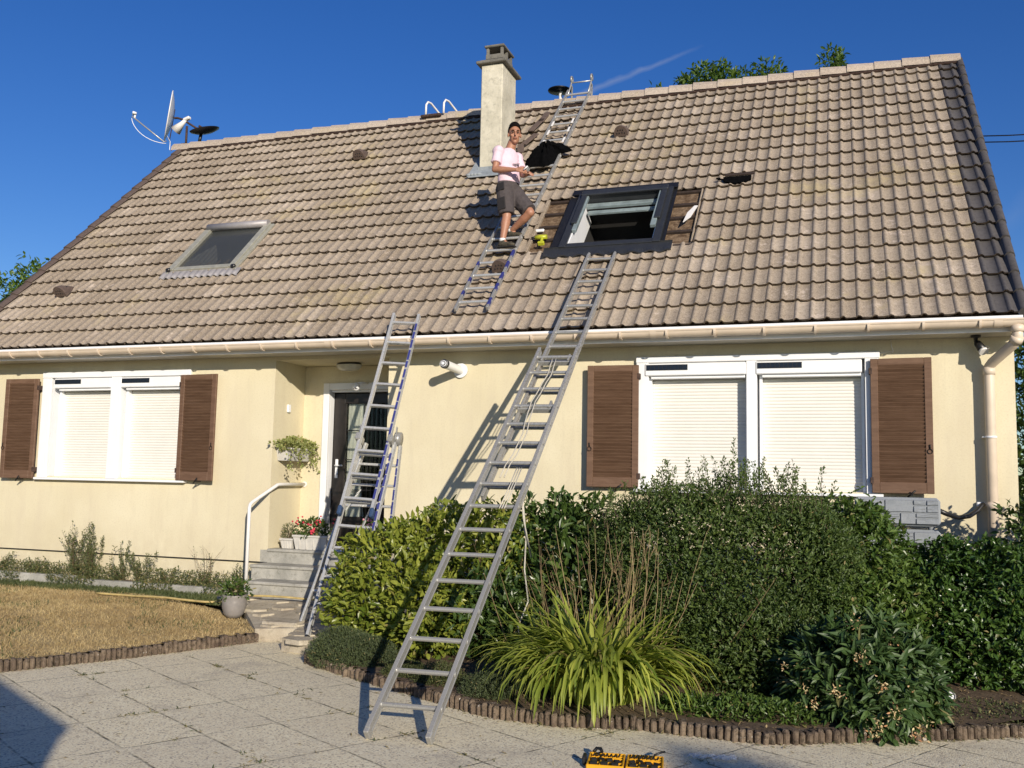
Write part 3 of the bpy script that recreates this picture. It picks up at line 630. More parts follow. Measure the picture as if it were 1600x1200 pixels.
# tile hood vents
def hood(x, s):
    mb = MB(); V = []; n = 12; m = 8
    for i in range(m+1):
        a = i/m
        for k in range(n+1):
            t = pi*k/n; wv_ = .10*(1-.35*a*a); hh = .15*(1-a**1.6)+.012
            V.append(rp(x-wv_*cos(t), s-.09+a*.24, .03+hh*sin(t)**.7))
    F = [(i*(n+1)+k, i*(n+1)+k+1, (i+1)*(n+1)+k+1, (i+1)*(n+1)+k) for i in range(m) for k in range(n)]
    mb.add(V, F, True); mb.add([V[k] for k in range(n+1)], [tuple(range(n+1))])
    o = mb.build('hood_vent', M['vent'], house)
    hb = MB()
    for (a, b) in ((-.055, .05), (-.02, .055), (.02, .055), (.055, .05), (-.035, .095), (.0, .10), (.035, .095)):
        c0 = rp(x+a, s-.092, .03+b); hb.obox(c0, RX, RN, -RS, (.016, .018, .006), .004)
    for (a, b) in ((-.06, .0), (.06, .0), (-.075, .04), (.07, .05)): hb.obox(rp(x+a, s-.03+b, .03+.11-abs(a)*.2), RX, RS, RN, (.016, .018, .012), .004)
    hb.build('air_hole', M['black'], o)
for x, s in ((-7.27, 4.95), (-3.0, 4.80), (-10.50, 1.28), (-3.87, 1.27)): hood(x, s)
br = MB(); br.obox(rp(-1.22, 3.10, .085), RX, RS, RN, (.36, .045, .02), .004); br.build('lifted_tile_edge', M['batten'], house)
br = MB(); r5 = random.Random(8); poly = []
for k in range(14): poly.append(rp(-1.42+.34*k/13, 3.08, .075))
for k in range(14): poly.append(rp(-1.42+.34*(13-k)/13, 3.02-.075*sin(pi*k/13)+r5.uniform(-.02, .01), .055))
br.prism(poly, -RN*.02); br.tube([rp(-1.42, 3.04, .06), rp(-1.47, 3.03, .07), rp(-1.50, 3.06, .07), rp(-1.46, 3.08, .06)], .012, 6); br.build('torn_underlay', M['cloth'], house)

# windows
def window(fx0, fx1, fz0, fz1, op, panes, mull, name):
    f = MB(); Y0 = -.05
    f.box(fx0, fx1, Y0, -.002, op[3]-.02, fz1, .006)                    # head
    f.box(fx0+.005, op[0]+.06, Y0+.004, -.003, fz0+.02, op[3]-.021, .004); f.box(op[1]-.05, fx1-.005, Y0+.004, -.003, fz0+.02, op[3]-.021, .004)
    f.box(op[0]+.002, op[0]+.06, 0, .12, op[2]+.002, op[3]-.022); f.box(op[1]-.05, op[1]-.002, 0, .12, op[2]+.002, op[3]-.022)
    f.box(mull[0], mull[1], Y0+.002, .12, fz0+.02, op[3]-.021, .004); f.box(op[0]+.01, op[1]-.01, .122, .14, op[2]-.01, op[3])
    wf = f.build('window', M['white'], house)
    s = MB(); s.box(fx0-.01, fx1+.01, -.085, -.001, fz0-.012, fz0+.018, .004); s.build('sill', M['white'], wf)
    for (x0, x1) in panes:
        b = MB(); zb = op[3]-.16; b.box(x0-.06, x1+.01, Y0-.012, .06, zb, op[3]-.03, .008); b.box(x0, x1, Y0+.02, .06, zb-.03, zb-.001, .003)
        bx = b.build('shutter_box', M['white'], wf)
        sp = MB(); sp.box(x0-.045, x0+.39, Y0-.017, Y0-.013, op[3]-.105, op[3]-.045, .001); spo = sp.build('solar_panel', M['black'], bx)
        sc = MB()
        for k in range(10): sc.box(x0-.036+k*.0425, x0-.036+k*.0425+.036, Y0-.0185, Y0-.0172, op[3]-.098, op[3]-.052)
        sc.build('solar_cells', M['solar'], spo)
        V = []; F = []; n = 33; z1 = zb-.03; z0 = fz0+.045; hgt = (z1-z0)/n; sub = 5
        for i in range(n):
            for j in range(sub+1):
                t = j/sub; z = z0+(i+t)*hgt; y = .095-.007*sin(pi*min(1, t*1.15))**.6 if t < .87 else .095; V += [(x0, y, z), (x1, y, z)]
        m = n*(sub+1)
        F = [(2*i, 2*i+1, 2*i+3, 2*i+2) for i in range(m-1)]
        cs = MB(); cs.add(V, F, False); cs.box(x0, x1, .078, .10, z0-.03, z0, .003); cs.build('roller_shutter', M['slat'], wf)
        for q_ in (0, 1):
            gl = MB()
            if q_ == 0: gl.box(x0-.03, x0-.001, .02, .10, z0-.03, z1+.03)
            else: gl.box(x1+.001, x1+.03, .02, .10, z0-.03, z1+.03)
            gl.build('guide_rail', M['white'], wf)
    return wf
window(-10.175, -7.80, 1.515, 2.925, LW, ((-9.90, -9.04), (-8.80, -7.96)), (-9.03, -8.87), 'l')
window(-2.115, .305, 1.535, 2.945, RW, ((-1.955, -.985), (-.815, .13)), (-.972, -.868), 'r')
def shutter(x0, x1, z0, z1, ang, hinge_left, ring_side):
    # louvred leaf, turned a little about its hinge side
    hx = x0 if hinge_left else x1; an = radians(ang)*(1 if hinge_left else -1)
    O = Vector((hx, -.085, 0)); ax = Vector((cos(an), -abs(sin(an))*(1 if hinge_left else -1), 0)).normalized(); ay = Vector((-ax.y, ax.x, 0))
    def P(x, y, z): return O+ax*(x-hx)+ay*y+Vector((0, 0, z))
    f = MB(); Wd = x1-x0; st = .068; Zv = (0, 0, 1)
    def bx(a, b, y0, y1, c, d, bev=.004, mb=f): mb.obox(P((a+b)/2, (y0+y1)/2, (c+d)/2), ax, ay, Zv, (b-a, y1-y0, d-c), bev)
    bx(x0, x0+st, -.016, .016, z0, z1); bx(x1-st, x1, -.016, .016, z0, z1); bx(x0+st, x1-st, -.015, .015, z1-.065, z1); bx(x0+st, x1-st, -.015, .015, z0, z0+.105)
    o = f.build('shutter', M['wood'], house)
    l = MB(); n = 31; za = z0+.105; zb = z1-.065; hh = (zb-za)/n; r = random.Random(int(x0*100))
    for i in range(n):
        z = za+(i+.5)*hh; tilt = radians(38+r.uniform(-3, 3)); up = Vector((0, 0, 1)); dn = ay*(-sin(tilt))+up*cos(tilt)*1.0
        l.obox(P((x0+x1)/2, r.uniform(-.001, .001), z), ax, dn, ax.cross(dn), (Wd-2*st, hh*1.18, .006))
    l.build('louvre_slats', M['wood'], o)
    ir = MB(); xr = x1-.03 if ring_side > 0 else x0+.03; zr = z0+.40
    ir.tube([P(xr+.022*cos(t), -.022, zr+.022*sin(t)) for t in [k*pi/5 for k in range(11)]], .004, 6); ir.tube([P(xr, -.022, zr+.025), P(xr, -.026, zr+.065)], .006, 6)
    xb = (x0+x1)/2+.08; ir.obox(P(xb, -.02, z0-.01), ax, ay, Zv, (.012, .1, .012)); ir.tube([P(xb-.04, -.05, z0-.035), P(xb+.03, -.07, z0+.03)], .009, 8); ir.build('shutter_catch', M['iron'], o)
    hg = MB()
    for z in (z0+.12, z1-.12): hg.box((x1 if not hinge_left else x0)-.015, (x1 if not hinge_left else x0)+.015, -.105, -.03, z-.03, z+.03, .003)
    hg.build_each('hinge', M['rust'], o)
shutter(-10.735, -10.19, 1.515, 2.84, 2, False, -1); shutter(-7.90, -7.325, 1.535, 2.85, 5, True, 1)
shutter(-2.625, -2.075, 1.565, 2.855, 2, False, -1); shutter(.215, .765, 1.565, 2.865, 4, True, 1)
# front door in the porch
f = MB(); DX0, DX1, DY, DZ0, DZ1 = -6.30, -5.06, RB, .728, 2.80
f.box(DX0, DX0+.085, DY-.02, DY+.03, DZ0, DZ1, .004); f.box(DX0+.086, DX1, DY-.02, DY+.03, DZ1-.085, DZ1, .004); f.box(DX0+.06, DX0+.085, DY+.031, .80, DZ0, DZ1-.087); f.box(DX0+.086, DX1, DY+.031, .80, DZ1-.11, DZ1-.087)
f.build('door_frame', M['white'], house)
f = MB(); ax0, ax1 = -6.21, -5.10; yy = .80
f.box(ax0, ax0+.15, yy, yy+.05, DZ0+.01, 2.68, .005); f.box(ax1-.12, ax1, yy, yy+.05, DZ0+.01, 2.68, .005); f.box(ax0+.15, ax1-.12, yy, yy+.05, 2.55, 2.68, .005); f.box(ax0+.15, ax1-.12, yy, yy+.05, DZ0+.01, 1.12, .005); f.box(ax0+.22, ax1-.19, yy-.012, yy, .80, 1.05, .008); f.box(ax0+.15, ax0+.18, yy-.012, yy+.02, 1.12, 2.55, .003)
door = f.build('front_door', M['door'], house)
g = MB(); g.box(ax0+.18, ax1-.12, yy+.02, yy+.026, 1.12, 2.55); g.build('door_glass', M['glass'], door)
cu = MB(); V = []; n = 40
for i in range(n+1):
    x = ax0+.17+.24*i/n
    for z, k_ in ((1.12, 1.0), (1.85, .62), (1.95, .72), (2.55, 1.0)): V.append((ax0+.17+.26*i/n*k_, yy+.07+.014*sin(i*1.9), z))
cu.add(V, [(i*4+j, (i+1)*4+j, (i+1)*4+j+1, i*4+j+1) for i in range(n) for j in range(3)], True); cu.build('curtain', M['curtain'], door)
ba = MB()
for k in range(7): ba.box(ax0+.43+k*.062, ax0+.44+k*.062, yy-.004, yy+.008, 1.12, 2.55)
for z in (1.45, 1.83, 2.2): ba.box(ax0+.18, ax1-.12, yy-.006, yy+.010, z, z+.011)
ba.build('window_bars', M['iron'], door)
ha = MB(); ha.box(ax0+.045, ax0+.085, yy-.012, yy, 1.60, 1.84, .006); ha.tube([(ax0+.065, yy-.01, 1.76), (ax0+.065, yy-.05, 1.76), (ax0+.17, yy-.055, 1.76)], .010, 8); ha.tube([(ax0+.065, yy-.013, 1.65), (ax0+.065, yy-.022, 1.65)], .014, 10); ha.build('door_handle', M['white'], door)
# steps
def step(x0, x1, y0, y1, z0, z1, mb): mb.box(x0, x1, y0, y1, z0, z1, .014); mb.box(x0-.012, x1, y0-.018, y1, z1-.035, z1+.002, .01)
s = MB(); step(-6.575, -4.95, -.0, .2, .40, .742, s); step(-6.60, -4.90, -.31, .01, .25, .578, s); step(-6.42, -4.85, -.62, -.29, .1, .425, s); s.build('porch_steps', M['conc'], house)
hr = MB(); hr.tube([(-6.62, -.36, .22), (-6.62, -.36, 1.24), (-6.62, -.345, 1.275), (-6.615, -.31, 1.30), (-6.53, .03, 1.49), (-6.525, .06, 1.505), (-6.525, .12, 1.51), (-6.525, .67, 1.515)], .021, 12, col=(1, 1, 1, 1)); hr.tube([(-6.525, .66, 1.515), (-6.525, .68, 1.515)], .035, 12)
for y in (.14, .55): hr.tube([(-6.525, y, 1.50), (-6.58, y, 1.49)], .007, 6)
hr.build('handrail', M['white2'], house)
gv = MB(); gv.box(-9.65, -9.43, -.008, .0, .655, .735, .003); gvo = gv.build('air_grille', M['plinth'], house)
gv = MB()
for k in range(4): gv.box(-9.635, -9.445, -.0105, -.0085, .667+k*.017, .673+k*.017)
gv.build('grille_slot', M['black'], gvo)
wb_ = MB(); wb_.box(1.13, 1.20, -.045, -.001, 1.455, 1.50, .006); wb_.box(1.20, 1.235, -.03, -.001, 1.46, 1.49, .004); wb_.build('junction_box', M['white'], house)
fl = MB(); a = Vector((-4.135, 0, 2.842)); b = Vector((-4.175, -.42, 2.876)); fl.tube([a, b], .048, 20, False); fl.tube([a, a+(b-a)*.06], .085, 20); flo = fl.build('flue_pipe', M['white'], house)
fl = MB(); fl.tube([b-(b-a)*.02, b-(b-a)*.10], .052, 20); fl.build('flue_band', M['black'], flo)
fl = MB(); fl.tube([b-(b-a)*.03, b+(b-a)*.01], .034, 16); fl.tube([b, b+(b-a)*.04], .018, 12); fl.build('flue_nozzle', M['white'], flo)
fl = MB(); fl.tube([b-(b-a)*.028, b+(b-a)*.018], .027, 16); fl.build('flue_ring', M['black'], flo)
wi = MB(); wi.tube([(.41, -.02, 3.06), (.415, -.03, 2.99), (.43, -.03, 2.95), (.425, -.02, 2.93)], .004, 6); wi.tube([(.43, -.012, 2.95), (.3, -.010, 2.925), (.15, -.010, 2.935), (.08, -.012, 2.955)], .003, 6); wi.build('hanging_wire', M['white2'], house)
sp = MB(); sp.tube([(-4.40, 4.62, 7.2), (-4.40, 4.62, 8.03)], .030, 14); vp = sp.build('vent_pipe', M['white2'], house)
sp = MB(); sp.lathe((-4.42, 4.62, 8.03), [(.0, .0), (.19, .015), (.195, .022), (.19, .032), (0, .05)], 32); sp.build('vent_cap', M['black'], vp)
kk = NT('dull glass'); kk.base((.06, .065, .062)); mm = kk.fin(.15, 0, .5); trn = kk.n('ShaderNodeBsdfTransparent'); mx_ = kk.n('ShaderNodeMixShader'); mx_.inputs[0].default_value = .45; kk.l(trn.outputs[0], mx_.inputs[1]); kk.l(kk.b.outputs[0], mx_.inputs[2]); kk.l(mx_.outputs[0], kk.o.inputs[0]); M['pane2'] = mm
# ---------------- roof windows ----------------
def rbox(mb, x0, x1, s0, s1, h0, h1, bev=.004): mb.obox(rp((x0+x1)/2, (s0+s1)/2, (h0+h1)/2), RX, RS, RN, (x1-x0, s1-s0, h1-h0), bev)
f = MB(); a0, a1, b0, b1 = -3.24, -2.02, 1.60, 2.93
rbox(f, a0, a0+.09, b0, b1, -.03, .085); rbox(f, a1-.09, a1, b0, b1, -.03, .085); rbox(f, a0+.09, a1-.09, b0, b0+.085, -.03, .075); rbox(f, a0+.09, a1-.09, b1-.10, b1, -.03, .10)
rwin = f.build('roof_window', M['anth'], house, 'new dark grey roof window with its sash swung open')
f = MB(); rbox(f, a0-.13, a0-.001, b0-.03, b1+.10, .02, .032, .002); rbox(f, a1+.001, a1+.045, b0-.03, b1+.10, .03, .042, .002); rbox(f, a0-.10, a1+.05, b1, b1+.12, .06, .075, .002)
f.build_each('side_flashing', M['black'], rwin)
V = []; n = 48
for i in range(n+1):
    x = -3.42+1.55*i/n; wv_ = .012*sin(i*.97)
    for s, h in ((1.605, .078), (1.60, .06), (1.50, .058), (1.432+wv_*.6, .052+wv_), (1.430+wv_*.6, .035+wv_)): V.append(tuple(rp(x, s, h)))
f = MB(); f.add(V, [(i*5+j, (i+1)*5+j, (i+1)*5+j+1, i*5+j+1) for i in range(n) for j in range(4)]); f.build('apron_flashing', M['anth'], rwin)
f = MB(); rbox(f, a0+.085, a0+.105, b0+.08, b1-.10, -.30, .06, .002); rbox(f, a1-.105, a1-.085, b0+.08, b1-.10, -.30, .06, .002); f.build_each('white_lining', M['white'], rwin)
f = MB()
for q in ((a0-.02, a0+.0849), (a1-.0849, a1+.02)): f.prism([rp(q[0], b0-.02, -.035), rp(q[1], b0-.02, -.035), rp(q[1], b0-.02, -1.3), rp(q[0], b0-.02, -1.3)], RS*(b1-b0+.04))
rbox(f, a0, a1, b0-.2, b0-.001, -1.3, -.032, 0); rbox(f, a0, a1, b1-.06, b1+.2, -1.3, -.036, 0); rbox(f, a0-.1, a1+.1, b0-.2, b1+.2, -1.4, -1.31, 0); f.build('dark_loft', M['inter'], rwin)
f = MB(); rbox(f, a0+.11, a1-.11, b1-.20, b1-.115, -.05, -.01, .004); rbox(f, a0+.13, a1-.16, b1-.29, b1-.215, -.09, -.06, .004); rbox(f, a0+.095, a0+.15, b0+.35, b1-.10, .06, .105); rbox(f, a1-.16, a1-.095, b0+.35, b1-.10, .06, .105); f.build('sash', M['teal'], rwin)
f = MB(); rbox(f, a0+.06, a0+.13, b0+.50, b1-.08, .086, .125, .006); rbox(f, a1-.13, a1-.06, b0+.50, b1-.08, .086, .125, .006); rbox(f, a0+.05, a1-.05, b1-.13, b1-.02, .101, .135, .01); f.build('sash_cover', M['anth'], rwin)
f = MB(); f.tube([rp(-2.78, 1.75, -.5), rp(-2.80, 2.2, -.35)], .03, 8); f.build('blue_pole', M['blue'], rwin)
f = MB(); f.tube([rp(-2.62, 1.74, -.35), rp(-2.62, 1.9, -.33)], .010, 6); f.tube([rp(-2.35, 1.95, -.4), rp(-2.52, 2.15, -.4), rp(-2.28, 2.0, -.42)], .006, 6); f.build('loose_tool', M['alu'], rwin)
f = MB(); c0, c1, d0, d1 = -8.94, -7.86, 1.66, 2.84
rbox(f, c0, c0+.085, d0, d1, .0, .085); rbox(f, c1-.085, c1, d0, d1, .0, .085); rbox(f, c0+.085, c1-.085, d0, d0+.07, .0, .075); rbox(f, c0+.085, c1-.085, d0+.075, d0+.10, .02, .062)
rw2 = f.build('roof_window', M['skyf'], house, 'old faded olive roof window with a grey roller hood')
f = MB(); f.tube([rp(c0+.02, d1-.03, .085), rp(c1-.02, d1-.03, .085)], .055, 14); rbox(f, c0+.04, c1-.04, d1-.04, d1+.05, .04, .10, .02); f.build('roller_hood', M['rollg'], rw2)
f = MB(); rbox(f, c0+.07, c1-.07, d0+.09, d1-.05, .036, .042, 0); f.build('pane', M['pane2'], rw2)
f = MB(); rbox(f, c0+.07, c1-.07, d0+.02, d1-.05, .004, .012, 0); f.build('grey_blind', simple('grey blind', (.15, .155, .155), .8, 0, .15, 3), rw2)
f = MB(); n = 30; V = []
for i in range(n+1):
    x = c0+.10+.62*i/n; top = d0+.12+.62*max(0,1-abs(i/n-.42)/.58)**.9
    for s in (d0+.10, max(d0+.11, top)): V.append(tuple(rp(x, s, .022+.006*sin(i*1.7))))
f.add(V, [(2*i, 2*i+2, 2*i+3, 2*i+1) for i in range(n)], True); f.build('light_curtain', simple('pale curtain', (.34, .34, .30), .9, 0, .1, 6), rw2)
f = MB()
for sx in (c0+.005, c1-.005): f.obox(rp(sx, d0+.005, .075), RX, RS, RN, (.07, .05, .05), .012)
f.build_each('corner_cap', M['black'], rw2)
V = []; n = 60
for i in range(n+1):
    x = c0-.08+(c1-c0+.2)*i/n; wv_ = .016*sin(i*1.35)
    for s, h in ((d0+.0, .050), (d0-.05, .048+wv_*.6), (d0-.15, .046+wv_), (d0-.155, .03+wv_)): V.append(tuple(rp(x, s, h)))
f = MB(); f.add(V, [(i*4+j, (i+1)*4+j, (i+1)*4+j+1, i*4+j+1) for i in range(n) for j in range(3)], True); f.build('pleated_apron', M['rollg'], rw2)
f = MB(); rbox(f, c1+.001, c1+.05, d0-.04, d1, .03, .060, .003); rbox(f, c0-.07, c0-.001, d0-.04, d1, .03, .050, .003); f.build_each('side_gutter', M['skyf'], rw2)

# ---------------- satellite dish ----------------
dish = thing('satellite_dish', 'white satellite dish seen edge on at the left end of the roof ridge', 'satellite dish', (-11.42, 4.12, 7.62))
dn = Vector((-.745, -.66, .105)).normalized(); dc = Vector((-11.98, 4.25, 8.32)); du = (Vector((0, 0, 1))-dn*dn.z).normalized(); dr = dn.cross(du)
d = MB(); V = []; F = []; n = 32; m = 6
for i in range(m+1):
    r_ = i/m
    for k in range(n):
        t = 2*pi*k/n; V.append(dc+dr*cos(t)*.42*r_+du*sin(t)*.47*r_+dn*(.085*r_*r_-.085))
F = [(i*n+k, i*n+(k+1) % n, (i+1)*n+(k+1) % n, (i+1)*n+k) for i in range(m) for k in range(n)]
V2 = [v-dn*.008 for v in V]; d.add(V, F, True); d.add(V2, [f_[::-1] for f_ in F], True); b = m*n
d.tube([V[b+k % n] for k in range(n+1)], .011, 6, False); d.build('reflector', M['white2'], dish)
d = MB(); lnb = dc-du*.12+dn*.62; bot = dc-du*.49-dn*.02
d.tube([bot-dn*.02, bot-du*.03+dn*.02, lnb-du*.06], .013, 8); d.build('feed_arm', M['alu'], dish)
d = MB(); 
for o_ in (-.035, .035): d.tube([lnb+dr*o_+Vector((0, 0, .0)), lnb+dr*o_-dn*.07], [.028, .022], 10)
d.tube([lnb-dn*.05, lnb-dn*.05-du*.09], .018, 8); d.build('feed_horn', M['white'], dish)
d = MB(); mt = Vector((-11.46, 4.14, 7.60)); d.tube([mt, (-11.46, 4.14, 8.02)], .022, 10); d.tube([dc-dn*.10-du*.02, dc-dn*.16, (-11.62, 4.2, 8.19), (-11.20, 4.2, 7.93)], .020, 8); d.tube([dc-dn*.09+du*.15, dc-dn*.09-du*.46], .010, 6); d.obox((-11.20, 4.2, 7.93), (1, 0, -.6), (0, 1, 0), (.6, 0, 1), (.16, .07, .06), .01); d.obox((-11.19, 4.2, 7.995), (1, 0, -.6), (0, 1, 0), (.6, 0, 1), (.12, .04, .04), .01); d.obox((-11.46, 4.14, 7.66), (1, 0, 0), (0, 1, 0), (0, 0, 1), (.1, .16, .02)); d.build('mount', M['rust'], dish)
d = MB(); d.tube([(-11.74, 4.18, 7.98), (-11.60, 4.18, 8.10), (-11.52, 4.18, 8.17)], [.10, .045, .03], 14); d.obox((-11.50, 4.18, 8.18), (1, 0, .3), (0, 1, 0), (-.3, 0, 1), (.14, .08, .06), .015); d.build('rotor_bell', M['white2'], dish)
d = MB(); d.lathe((-11.10, 4.2, 7.90), [(0.0, -.04), (.16, -.02), (.26, .02), (.27, .035)], 24, (-.15, -.25, 1)); d.tube([(-11.2, 4.18, 7.68), (-11.18, 4.2, 7.88)], .03, 8); d.build('second_dish', M['black'], dish, 'small dark dish lying flat')
d = MB(); p0 = lnb-du*.1; q0 = bot-du*.03
ctrl = [p0, p0-du*.22-dn*.06, p0*.45+q0*.55-du*.22, q0-du*.02-dn*.02]
d.tube([ctrl[0]*(1-t)**3+ctrl[1]*3*t*(1-t)**2+ctrl[2]*3*t*t*(1-t)+ctrl[3]*t**3 for t in [k/14 for k in range(15)]], .006, 6); d.tube([q0-dn*.1, (-11.86, 4.1, 7.86), (-11.70, 4.0, 7.70), (-11.62, 3.9, 7.50)], .006, 6); d.build('cable', M['white'], dish)

# ---------------- ladders ----------------
def ladder_sec(root, A, e, X, N, L, w0, w1, r0, sp, nr, mat, rung='round', rw=.030, rd=.066, rungmat=None, flange=True):
    A = Vector(A); e = Vector(e).normalized(); X = Vector(X).normalized(); N = Vector(N).normalized()
    for sd in (-1, 1):
        mb = MB(); p = A+X*sd*w0/2; q = A+e*L+X*sd*w1/2; dd = (q-p).normalized(); xx = dd.cross(N).normalized(); 
        mb.obox((p+q)/2, xx, dd, N, (rw*.82, L, rd*.97), .003)
        for k in (-1, 1): mb.obox((p+q)/2+N*k*(rd/2-.007)-xx*sd*0, xx, dd, N, (rw, L, .014), .003)
        mb.build('rail', mat, root)
    for k in range(nr):
        t = r0+sp*k; w = w0+(w1-w0)*t/L; c = A+e*t; mb = MB()
        if rung == 'round': mb.obox(c, X, e, N, (w-.012, .030, .030), .008); 
        else: mb.obox(c, X, e+N*.0, N, (w-.012, .026, .040), .004)
        for sd in (-1, 1): mb.tube([c+X*sd*(w/2-.02), c+X*sd*(w/2+.018)], .019, 10)
        mb.build('rung', rungmat or mat, root)
def Nof(e, X): 
    n = Vector(X).cross(Vector(e)).normalized(); return n if n.y < 0 else -n
X = Vector((.996, .08, 0)).normalized()
M0 = Vector((-2.625, -4.475, 0)); TT = Vector((-2.665, .60, 4.25)); e1 = (TT-M0).normalized(); N1 = Nof(e1, X)
big = thing('extension_ladder', 'long worn aluminium extension ladder from the paving up over the gutter to the roof', 'ladder', M0)
ladder_sec(big, M0+N1*.055+Vector((0, 0, .01)), e1, X, N1, 4.42, .405, .375, .20, .2725, 16, M['alu'], rd=.07)
ladder_sec(big, M0+e1*2.30-N1*.020, e1, X, N1, 6.62-2.30, .325, .305, .14, .2725, 16, M['alu'], rd=.062)
for t in (4.28, 3.50):
    g = MB()
    for sd in (-1, 1): g.obox(M0+N1*.04+e1*t+X*sd*.13, X, e1, N1, (.02, .10, .07), .004)
    g.obox(M0+N1*.03+e1*(t-.045), X, e1, N1, (.33, .02, .05), .004); g.build('section_bracket', M['alu'], big)
g = MB()
for sd in (-1, 1): g.obox(M0+N1*.055+X*sd*.2025+e1*.0, X, e1, N1, (.036, .05, .078), .006); g.obox(TT-N1*.02+X*sd*.152, X, e1, N1, (.034, .07, .068), .012)
g.build_each('rail_end', M['alu'], big)
g = MB(); r6 = random.Random(2)
for off in (-.02, .015):
    pts = []
    for k in range(13): t = 4.25-k*.15; pts.append(M0+N1*(.095 if k % 2 else .08)+e1*t+X*(off+.02*sin(k*.9)))
    g.tube(pts, .0055, 6)
for k in range(3): g.tube([M0+N1*.1+e1*(2.05+.25*j)+X*(.07+.02*k+.01*sin(j)) for j in range(3)], .005, 6)
P1 = M0+N1*.07+e1*2.28+X*.19
g.tube([P1, P1+Vector((.02, -.03, -.10)), P1+Vector((.045, -.02, -.35)), P1+Vector((.03, .0, -.60)), P1+Vector((.05, .05, -.85)), P1+Vector((-.03, .05, -1.05)), P1+Vector((-.02, .1, -1.2))], .0065, 6)
g.tube([P1+Vector((-.01, 0, .02)), P1+Vector((.03, -.05, -.2)), P1+Vector((.09, -.02, -.5)), P1+Vector((.02, 0, -.28))], .006, 6)
g.build('hauling_rope', M['rope'], big)
# three part ladder by the porch
B0 = Vector((-4.610, -2.030, .115)); e2 = Vector((-.0111, .4414, .8972)).normalized(); X2 = Vector((.985, .17, 0)).normalized(); X2 = (X2-e2*X2.dot(e2)).normalized(); N2 = Nof(e2, X2)
tri = thing('combination_ladder', 'three part aluminium ladder with blue decals leaning on the gutter beside the porch', 'ladder', B0)
def at2(k, w, n=0): return B0+e2*(k)+X2*w+N2*n
kb = (Vector((-4.6238, -1.3961, 1.3948))-B0).dot(e2)    # first measured rung
ladder_sec(tri, at2(kb-.10, 0, .0), e2, X2, N2, 2.38, .325, .29, .10, .27, 9, M['alu2'], 'flat', rd=.058)
ladder_sec(tri, at2(0, .015, -.075), e2, X2, N2, 2.12, .40, .375, kb-4*.27, .27, 7, M['alu2'], 'flat', rd=.062)
Ca = at2(2.12, .0, -.17)
# third part swung back towards the wall
def pt(px_top, px_bot): pass
c_tl = at2(2.14, -.14, -.16); c_tr = at2(2.14, .235, -.16)
c_bl = Vector((-5.20, -1.45, .15)); c_br = Vector((-4.40, -1.30, .17))
for a, b in ((c_tl, c_bl), (c_tr, c_br)):
    mb = MB(); mb.bar(a, b, .024, .058, (0, -1, .3), .004); mb.build('rail', M['alu2'], tri)
for k in range(7):
    t = .12+k*.118; a = c_tl.lerp(c_bl, t); b = c_tr.lerp(c_br, t); mb = MB(); mb.bar(a, b, .026, .026, (0, -1, .3), .004); mb.build('rung', M['alu2'], tri)
g = MB(); g.bar(at2(kb+.15, -.05, -.1), at2(kb-.08, -.16, -.12), .02, .012); g.bar(at2(kb-.35, .02, -.16), at2(kb+.18, .16, -.08), .03, .012); g.build('spreader_bar', M['alu2'], tri)
for sd in (-1, 1):
    g = MB(); g.obox(at2(kb-.14, sd*.168, .0), X2, e2, N2, (.042, .10, .078), .012); g.build('end_cap', M['bluecap'], tri)
g = MB(); g.obox(c_bl-Vector((0, 0, .02)), (1, 0, 0), (0, 1, 0), (0, 0, 1), (.06, .10, .06), .015); g.build('end_cap', M['black'], tri)
g = MB(); g.obox(at2(0.0, -.185, -.075), X2, e2, N2, (.04, .09, .075), .012); g.build('end_cap', M['black'], tri)
g = MB()
for sd in (-1, 1):
    g.obox(at2(2.12, sd*.175, -.03), X2, e2, N2, (.055, .085, .16), .01); g.obox(at2(2.22, sd*.20, -.05), X2, e2+N2*.3, N2, (.012, .14, .03), .003)
g.lathe(at2(2.20, .205, -.135), [(0, -.03), (.075, -.03), (.075, .03), (0, .03)], 18, X2); g.build('hinge_bracket', M['alu'], tri)
g = MB(); r7 = random.Random(9)
def decal(a, b, w, off, n0, rail):
    d_ = (b-a); L = d_.length; d_ = d_/L; nn = rail; t = .05
    while t < L-.1:
        l = r7.uniform(.07, .16); g.obox(a+d_*(t+l/2)+off, d_.cross(nn), d_, nn, (w, l, .0024), 0); t += l+r7.uniform(.012, .03)
decal(at2(kb-.05, .3/2+.010, .031), at2(kb+2.25, .3/2-.002, .031), .023, Vector((0, 0, 0)), 0, N2)
decal(at2(.9, .2+.002, -.041), at2(2.05, .19+.004, -.041), .022, Vector((0, 0, 0)), 0, N2)
dd_ = (c_br-c_tr).normalized(); nn_ = Vector((0, -1, .3)); nn_ = (nn_-dd_*nn_.dot(dd_)).normalized(); decal(c_tr+nn_*.031+dd_*.1, c_tr.lerp(c_br, .62)+nn_*.031, .020, Vector((0, 0, 0)), 0, nn_)
sx_ = X2
for (k0, k1, w_, nz) in ((kb-.05, kb+2.25, .171, 0), (.9, 2.05, .214, -.075)):
    a = at2(k0, w_-.002, nz); b = at2(k1, w_-.0155 if nz == 0 else w_-.012, nz); t = 0
g.build('blue_decal', M['blue'], tri)
